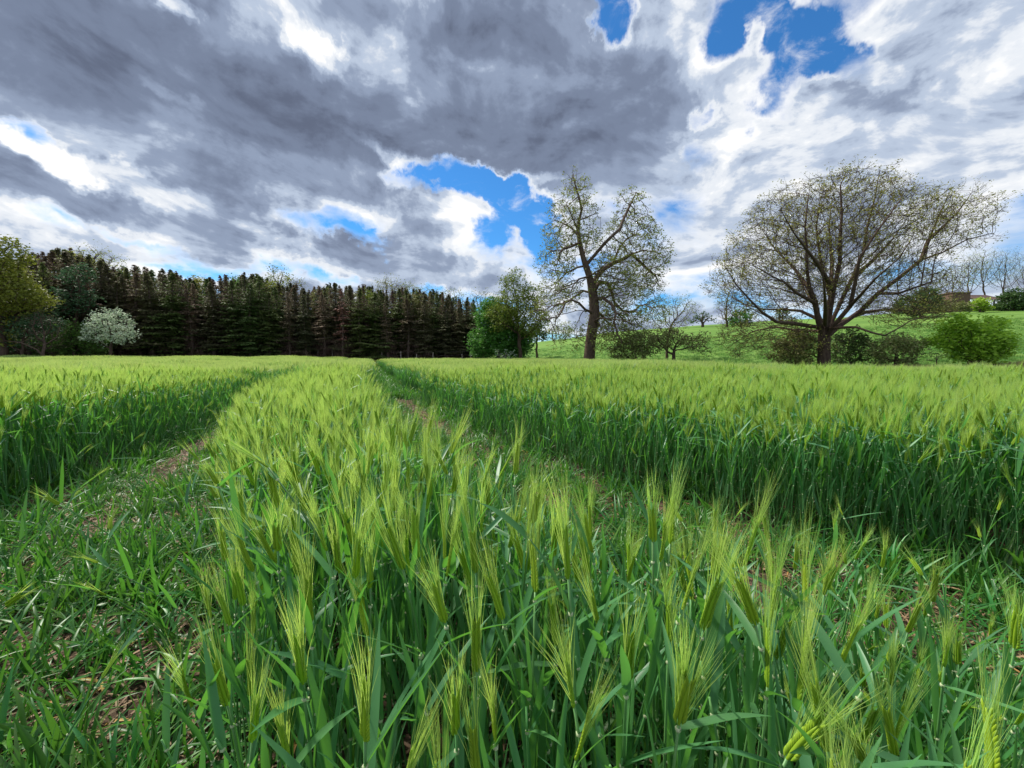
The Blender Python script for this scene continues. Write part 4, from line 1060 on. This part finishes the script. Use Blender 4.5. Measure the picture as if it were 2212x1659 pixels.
make_stump(583, 46.5, 2.1, 'pale broken dead stump among the fence posts at the edge of the wood')
def make_fallen():
    b = MB(); a = at(0, 735, 35); c = at(45, 740, 35.2); d = at(80, 755, 35.3); e = at(95, 772, 35.4)
    b.tube([a, c, d, e], [.03, .06, .07, .09], 5); b.tube([c, at(70, 730, 35.3), at(60, 718, 35.4)], [.04, .03, .01], 4)
    tag(b.build('fallen_branch', M['pink_twig']), 'pale fallen branch low among the bushes at the left picture edge', 'branch')
make_fallen()

# --- farm building on the hill
def make_farm():
    D = 110.0
    p = at(2058, 672, D); z0 = hz(p.x, p.y) - 1.2
    o = empty('farm_building', (p.x, p.y, z0), 0, 'brick farm building with a square block and a long low open-sided roof on the hill', 'building')
    brick = mat_rough('old_brick', (0.12, 0.075, 0.055), (0.19, 0.12, 0.09), 2.5, (1, 1, 3), .3)
    roofm = mat_rough('dull_roof', (0.095, 0.060, 0.052), (0.15, 0.10, 0.085), 2, (.6, 1, 1), .3)
    darkm = mat_rough('dark_timber', (0.03, 0.026, 0.024), (0.05, 0.042, 0.038), 2)
    def rel(px, py, dy=0): q = at(px, py, D + dy); return Vector((q.x - p.x, q.y - p.y, q.z - z0))
    a = rel(2058, 633); b_ = rel(2097, 632)
    w = MB(); w.box(((a.x + b_.x) / 2, 2.5, a.z / 2), ((b_.x - a.x) / 2, 2.5, a.z / 2)); w.build('block', brick, o, False)
    w = MB(); w.box(((a.x + b_.x) / 2, 2.5, a.z + .12), ((b_.x - a.x) / 2 + .2, 2.7, .12)); w.build('parapet', brick, o, False)
    c = rel(2012, 643); w = MB(); w.box(((a.x + c.x) / 2 - .01, 2.8, c.z / 2), ((a.x - c.x) / 2 - .01, .3, c.z / 2)); w.build('garden_wall', brick, o, False)
    e = rel(2170, 648); f = rel(2170, 636)
    rf = MB(); x0, x1 = b_.x + .02, e.x; zl, zh = e.z, f.z
    rf.add([(x0, -.4, zl), (x1, -.4, zl), (x1, 4.5, zh + .4), (x0, 4.5, zh + .4), (x0, -.4, zl + .15), (x1, -.4, zl + .15), (x1, 4.5, zh + .55), (x0, 4.5, zh + .55)],
           [(0, 3, 2, 1), (4, 5, 6, 7), (0, 1, 5, 4), (1, 2, 6, 5), (2, 3, 7, 6), (3, 0, 4, 7)]); rf.build('roof', roofm, o, False)
    bw = MB(); bw.box(((x0 + x1) / 2, 4.2, zl / 2), ((x1 - x0) / 2, .12, zl / 2)); bw.build('back_wall', darkm, o, False)
    for k in range(5):
        pp = MB(); xx = x0 + (x1 - x0) * (k + .5) / 5; pp.box((xx, 0, zl / 2), (.12, .12, zl / 2 - .01)); pp.build('post', darkm, o, False)
make_farm()

# ------------------------------------------------------------------ ground cover nobody could count
g = np.random.default_rng(77)
def tuft(rnd, n, L0, L1, W, m, droop=(0.3, 2.0), tilt=(.1, 1.2), seg=5, base_r=.03):
    mb = MB()
    for k in range(n):
        a = rnd.uniform(0, 2 * PI); tl = rnd.uniform(*tilt)
        blade(mb, (rnd.uniform(-base_r, base_r), rnd.uniform(-base_r, base_r), 0), (math.cos(a) * math.sin(tl), math.sin(a) * math.sin(tl), math.cos(tl)), rnd.uniform(L0, L1), W * rnd.uniform(.7, 1.2), rnd.uniform(*droop), rnd, seg, .3, rnd.uniform(-.5, .5))
    return mb.build('b', m, link=False)
rnd = random.Random(5)
src = [tuft(rnd, 9, .08, .22, .010, M['regrowth']) for _ in range(5)] + [tuft(rnd, 7, .14, .30, .013, M['regrowth'], (.2, 1.6), (.1, .9), 7) for _ in range(5)] + [tuft(rnd, 2, .08, .18, .009, M['yellow_leaf'], (.4, 2.4), (.1, 1.2), 6) for _ in range(2)]
P_, RO, SL_, IX = [], [], [], []
N = 98000
ys = 12.8 * g.random(N) ** .62 - 1.5; xs = (g.random(N) * 2 - 1) * (1.4 * np.maximum(ys, 0) + 2.2)
hf = hfac(xs, ys); pn = np.sin(xs * 3.1 + ys * 2.3) * np.sin(ys * 4.1 - xs * 1.7) + np.sin(xs * 7.3) * np.sin(ys * 6.1) * .6
def soil_mask(x, y):
    """1 on the bare, driven lines"""
    lc = np.interp(y, [.2, 1.28, 2.46, 3.6, 4.93, 8, 15, 46], [-1.2, -1.6, -2.65, -3.25, -3.85, -5.3, -7.8, -18.8])
    rc = np.interp(y, [.2, 1.62, 2.04, 2.6, 6.25, 10.4, 18.7, 46], [2.3, 1.75, 1.42, .9, -1.3, -3.0, -6.0, -15.9])
    patch = .5 + .5 * np.sin(y * 2.9 + 1.3 * np.sin(x * 3)) * np.sin(x * 4.3 + y * 1.1)
    return np.maximum(np.exp(-((x - lc) / .15) ** 2) * smst(1.6, 3.4, y) * np.clip(.45 + patch, 0, 1), np.exp(-((x - rc) / .20) ** 2) * np.clip(.12 + smst(4.5, 6.5, y) + .9 * patch * smst(2.8, 1.8, y), 0, 1))
sm = soil_mask(xs, ys)
for x, y, f, q, s_ in zip(xs, ys, hf, pn, sm):
    if math.hypot(x, y) < .35: continue
    if g.random() < (1 - f * .55) * np.clip(.62 + .42 * q, .10, 1) * (1 - .88 * s_):
        P_.append((x, y, hz(x, y))); RO.append((g.normal(0, .2), g.normal(0, .2), g.random() * 6.283)); SL_.append(g.uniform(.45, 1.0) * (1.08 if y < 2.2 else 1.0) * (1 - .4 * s_) * (1.0 if hfac(x, y) < .4 else 1.2)); IX.append(int(g.integers(0, 10)) if g.random() > .05 else int(g.integers(10, 12)))
for k in range(9000):
    y = 10 + 34 * g.random() ** 1.5; a_, b_ = (LW(y), SL(y)) if g.random() < .5 else (SR(y), RW(y)); x = g.uniform(a_ - .05, b_ + .05)
    if g.random() < .35 * float(soil_mask(x, np.float64(y))): continue
    P_.append((x, y, hz(x, y))); RO.append((g.normal(0, .2), g.normal(0, .2), g.random() * 6.283)); SL_.append(g.uniform(.7, 1.4)); IX.append(int(g.integers(0, 10)))
print('tufts', len(P_))
scatter('trampled_regrowth', 'short trampled green blades covering the two wheel tracks through the barley', 'regrowth', P_, RO, SL_, IX, src)
# dry straw and dead leaves on the soil
src = []
for _ in range(6):
    mb = MB()
    for k in range(10):
        a = rnd.uniform(0, 2 * PI); L = rnd.uniform(.04, .14); x, y = rnd.uniform(-.12, .12), rnd.uniform(-.12, .12); z = rnd.uniform(.004, .025)
        blade(mb, (x, y, z), (math.cos(a), math.sin(a), rnd.uniform(-.02, .25)), L, rnd.uniform(.003, .009), rnd.uniform(.2, .9), rnd, 3, .3)
    src.append(mb.build('b', M['straw'], link=False))
P_, RO, SL_, IX = [], [], [], []
N = 26000
ys = 11 * g.random(N) ** .7 + .3; xs = (g.random(N) * 2 - 1) * (1.4 * ys + .6); hf = hfac(xs, ys); sm = soil_mask(xs, ys)
for x, y, f, s_ in zip(xs, ys, hf, sm):
    if g.random() < (1 - f * .7) * (.34 + .50 * s_): P_.append((x, y, hz(x, y))); RO.append((0, 0, g.random() * 6.283)); SL_.append(g.uniform(.7, 1.3)); IX.append(int(g.integers(0, 6)))
scatter('straw_litter', 'dry brown straw and dead leaves lying on the bare soil of the tracks', 'straw', P_, RO, SL_, IX, src)
# pasture grass: short tufts up to the ridge, taller dead grass on the bank at the right
src = [tuft(rnd, 26, .10, .26, .014, M['green_leaf'], (.3, 1.5), (.05, .9), 3, .22) for _ in range(4)] + [tuft(rnd, 40, .25, .50, .012, M['straw'], (.3, 1.4), (.05, .8), 4, .18) for _ in range(4)]
P_, RO, SL_, IX = [], [], [], []
N = 15000
ys = 20 + 60 * g.random(N) ** 1.4; xs = ys * g.uniform(-.02, 1.36, N)
for x, y in zip(xs, ys):
    if y < edge_y(x) + .3: continue
    P_.append((x, y, hz(x, y))); RO.append((0, 0, g.random() * 6.283)); SL_.append(g.uniform(.7, 1.5)); IX.append(int(g.integers(0, 4)))
scatter('pasture_grass', 'short bright green grass of the sloping pasture beyond the barley', 'grass', P_, RO, SL_, IX, src[:4])
P_, RO, SL_, IX = [], [], [], []
for k in range(2600):
    t = g.uniform(.93, 1.36); y = 27.6 + g.normal(0, .5) + 2.2 * max(0, t - 1.15) * 5 * g.random(); x = t * y
    P_.append((x, y, hz(x, y))); RO.append((0, 0, g.random() * 6.283)); SL_.append(g.uniform(.6, 1.3)); IX.append(int(g.integers(0, 4)))
scatter('dead_grass', 'pale dead grass on the low bank at the right edge of the field', 'grass', P_, RO, SL_, IX, src[4:])

# ------------------------------------------------------------------ barley plants near enough to count
def plant_object(args, loc, rz, label, group=None, sc=1.0):
    st, lv, er, aw, co = barley_parts(**args)
    t = empty('barley_plant', loc, rz, label, 'barley plant', group); t.scale = (sc,) * 3
    st.build('stalk', M['stem'], t)
    for l in lv:
        leaf_with_collar(l, *l.root); l.build('leaf', [M['blade'], M['collar']], t)
    if er is not None:
        e = er.build('ear', M['ear'], t); aw.build('awns', M['awn_near'], e)
    return t
heroes = [
    # ear base, awn tip, distance, label, flag leaf direction, awn spread
    ((1240, 1525), (1180, 1262), .50, 'barley plant with a fat left-leaning ear above a long leaf pointing up right', (.085, .02, .10), .34),
    ((962, 1345), (892, 1140), .60, 'barley plant whose ear leans left above a pale leaf hanging down left', (-.075, -.02, -.13), .22),
    ((1632, 1350), (1555, 1110), .55, 'barley plant with the broadest bright fan of awns, standing in front of the right track', (-.01, .10, .05), .32),
    ((1466, 1565), (1515, 1315), .47, 'barley plant with a plump yellow ear low in the foreground, awns leaning right', (.12, .0, .03), .26),
    ((1700, 1640), (1850, 1430), .45, 'barley plant with its ear bent far to the right near the bottom edge', (-.11, .0, .05), .20),
    ((985, 1585), (975, 1370), .50, 'short barley plant directly below the left-leaning ear with the hanging leaf', None, .15),
    ((1070, 1600), (1052, 1400), .49, 'upright narrow barley plant between the two lowest ears of the foreground middle', None, .16),
    ((705, 1190), (648, 1030), .72, 'barley plant leaning left above the darker leaves of the strip left side', None, .18),
    ((1228, 1250), (1205, 975), .58, 'tallest upright barley plant in the middle of the strip with straight awns', None, .15),
    ((800, 1270), (795, 1100), .68, 'slim upright barley plant left of the centre with a narrow bundle of awns', None, .14),
    ((1410, 1170), (1412, 1000), .72, 'single thin barley ear standing clear against the dark stems of the right stand', None, .10),
    ((1150, 1130), (1178, 985), .78, 'barley plant with a full brush of awns just left of the tallest one', None, .22),
    ((600, 1190), (588, 1060), .74, 'narrow barley plant at the left border of the strip with a closed ear', None, .12),
    ((1870, 1655), (1810, 1490), .43, 'barley plant with drooping open awns at the bottom edge on the right', (.14, .0, .02), .35),
    ((470, 1045), (425, 972), .95, 'barley plant leaning out left over the left track', None, .18),
    ((580, 1010), (468, 932), .92, 'barley plant with its ear bowed nearly flat to the left over the left track', None, .22),
    ((1780, 1285), (1795, 1150), .66, 'upright barley plant with an open fan of awns before the right track soil', None, .24),
    ((1445, 1385), (1455, 1205), .58, 'closed slender barley ear between the plump yellow ear and the widest fan', None, .14),
    ((2190, 1400), (2205, 1215), .75, 'barley plant at the right picture edge with tall straight awns', None, .16),
    ((1545, 1245), (1550, 1090), .70, 'barley plant directly behind the broadest bright fan of awns', None, .16),
    ((870, 1230), (800, 1010), .70, 'barley plant with brownish awns leaning left behind the hanging pale leaf', None, .20),
    ((1010, 1130), (985, 960), .85, 'barley plant at the strip top with a dense upright brush of awns left of centre', None, .20),
    ((2040, 1440), (2050, 1290), .70, 'pair-less short barley ear standing in the trampled right track corner', None, .18),
    ((1925, 1480), (1940, 1340), .62, 'short upright barley plant beside a broad dark leaf in the right foreground', None, .18),
    ((620, 1640), (600, 1450), .52, 'barley plant at the bottom left of the strip with its ear half hidden by leaves', None, .12),
]
rnd = random.Random(99); hero_xy = []
for (b, tp, D, lab, flag, spr) in heroes:
    p = at(b[0], b[1], D); q = at(tp[0], tp[1], D - .01)
    ed = q - p; tot = ed.length
    lean = Vector((ed.x, ed.y, 0)) / max(ed.z, .1)
    off = Vector((lean.x * p.z * .35, lean.y * p.z * .2 + rnd.uniform(-.02, .04)))
    root = Vector((p.x - off.x, p.y - off.y, 0)); root.z = hz(root.x, root.y)
    args = dict(rnd=rnd, h=max(p.z - root.z, .1), off=(off.x, off.y), ed=ed, flag=flag, nleaf=4, awn_n=60, awn_w=.0009, ear_l=min(.09, tot * .42), awn_l=tot * .70, spread=spr * 1.1)
    plant_object(args, tuple(root), 0, lab); hero_xy.append((root.x, root.y))
# the remaining near plants: copies of a dozen full models
proto_p = []
for i in range(12):
    a = rand_plant_args(rnd, 1.1, .92 if i < 5 else .80); t = plant_object(dict(rnd=rnd, **a, nleaf=4 if i > 4 else 3, awn_n=44, awn_w=.0008, awn_l=rnd.uniform(.12, .155), spread=rnd.uniform(.05, .15), ears=i < 5), (0, 0, 0), 0, 'tmp', 'tmp'); proto_p.append(t)
used = [False] * 12; cnt = 0; tries = 0; placed = list(hero_xy)
cand = []
while len(cand) < 2600:
    y = rnd.uniform(.30, 1.20); x = rnd.uniform(SL(y) - .10, SR(y) + .10)
    r0 = math.hypot(x - .05, y)
    if r0 >= HERO_R or math.hypot(x, y) < .34: continue
    cand.append((x, y))
MAXP = 300 - len(heroes)
side_c = []
while len(side_c) < 62:
    y = rnd.uniform(.40, 1.15); x = SR(y) + rnd.uniform(.08, .75)
    if math.hypot(x, y) < .62 or math.hypot(x, y) > 1.25 or x > 1.35 * y + .15: continue
    side_c.append((x, y))
cand = side_c + cand
for ci, (x, y) in enumerate(cand):
    if cnt >= MAXP: break
    if any((x - a) ** 2 + (y - b) ** 2 < .034 ** 2 for a, b in placed): continue
    f = float(hfac(x, y)); sidep = ci < 62
    if f < .2 and not sidep and rnd.random() < .5: continue
    placed.append((x, y)); k = rnd.randrange(5) if rnd.random() < (.20 if sidep else .26 if y < .6 else .48) else rnd.randrange(5, 12)
    if not used[k]: o = proto_p[k]; used[k] = True
    else: o = copy_tree(proto_p[k])
    sc = (.72 + .28 * min(1, f + .1)) * rnd.uniform(.92, 1.08)
    r0 = math.hypot(x, y)
    if r0 < .62: sc *= .74 + .26 * (r0 - .34) / .28
    if sidep: sc = rnd.uniform(.60, .84)
    o.location = (x, y, hz(x, y)); o.rotation_euler = (rnd.gauss(0, .05), rnd.gauss(-.03, .05), rnd.uniform(0, 6.283)); o.scale = (sc,) * 3
    cnt += 1
    if sidep: o['label'] = 'shorter green barley plant standing thinly in the right foreground beside the bare soil'; o['group'] = 'thin barley plants beside the right track'
    elif x < SL(y) + .16: o['label'] = 'green barley plant at the left border of the middle strip, over the left track'; o['group'] = 'barley plants along the left border of the strip'
    elif x > SR(y) - .18: o['label'] = 'green barley plant at the right border of the middle strip, beside the trampled track'; o['group'] = 'barley plants along the right border of the strip'
    elif y > .8: o['label'] = 'green barley plant crowded inside the middle strip between the two tracks'; o['group'] = 'barley plants inside the middle strip'
    else: o['label'] = 'green barley plant among the nearest dense stems of the middle strip'; o['group'] = 'barley plants in the nearest part of the strip'
print('near plants', cnt + len(heroes), 'unused', used.count(False))
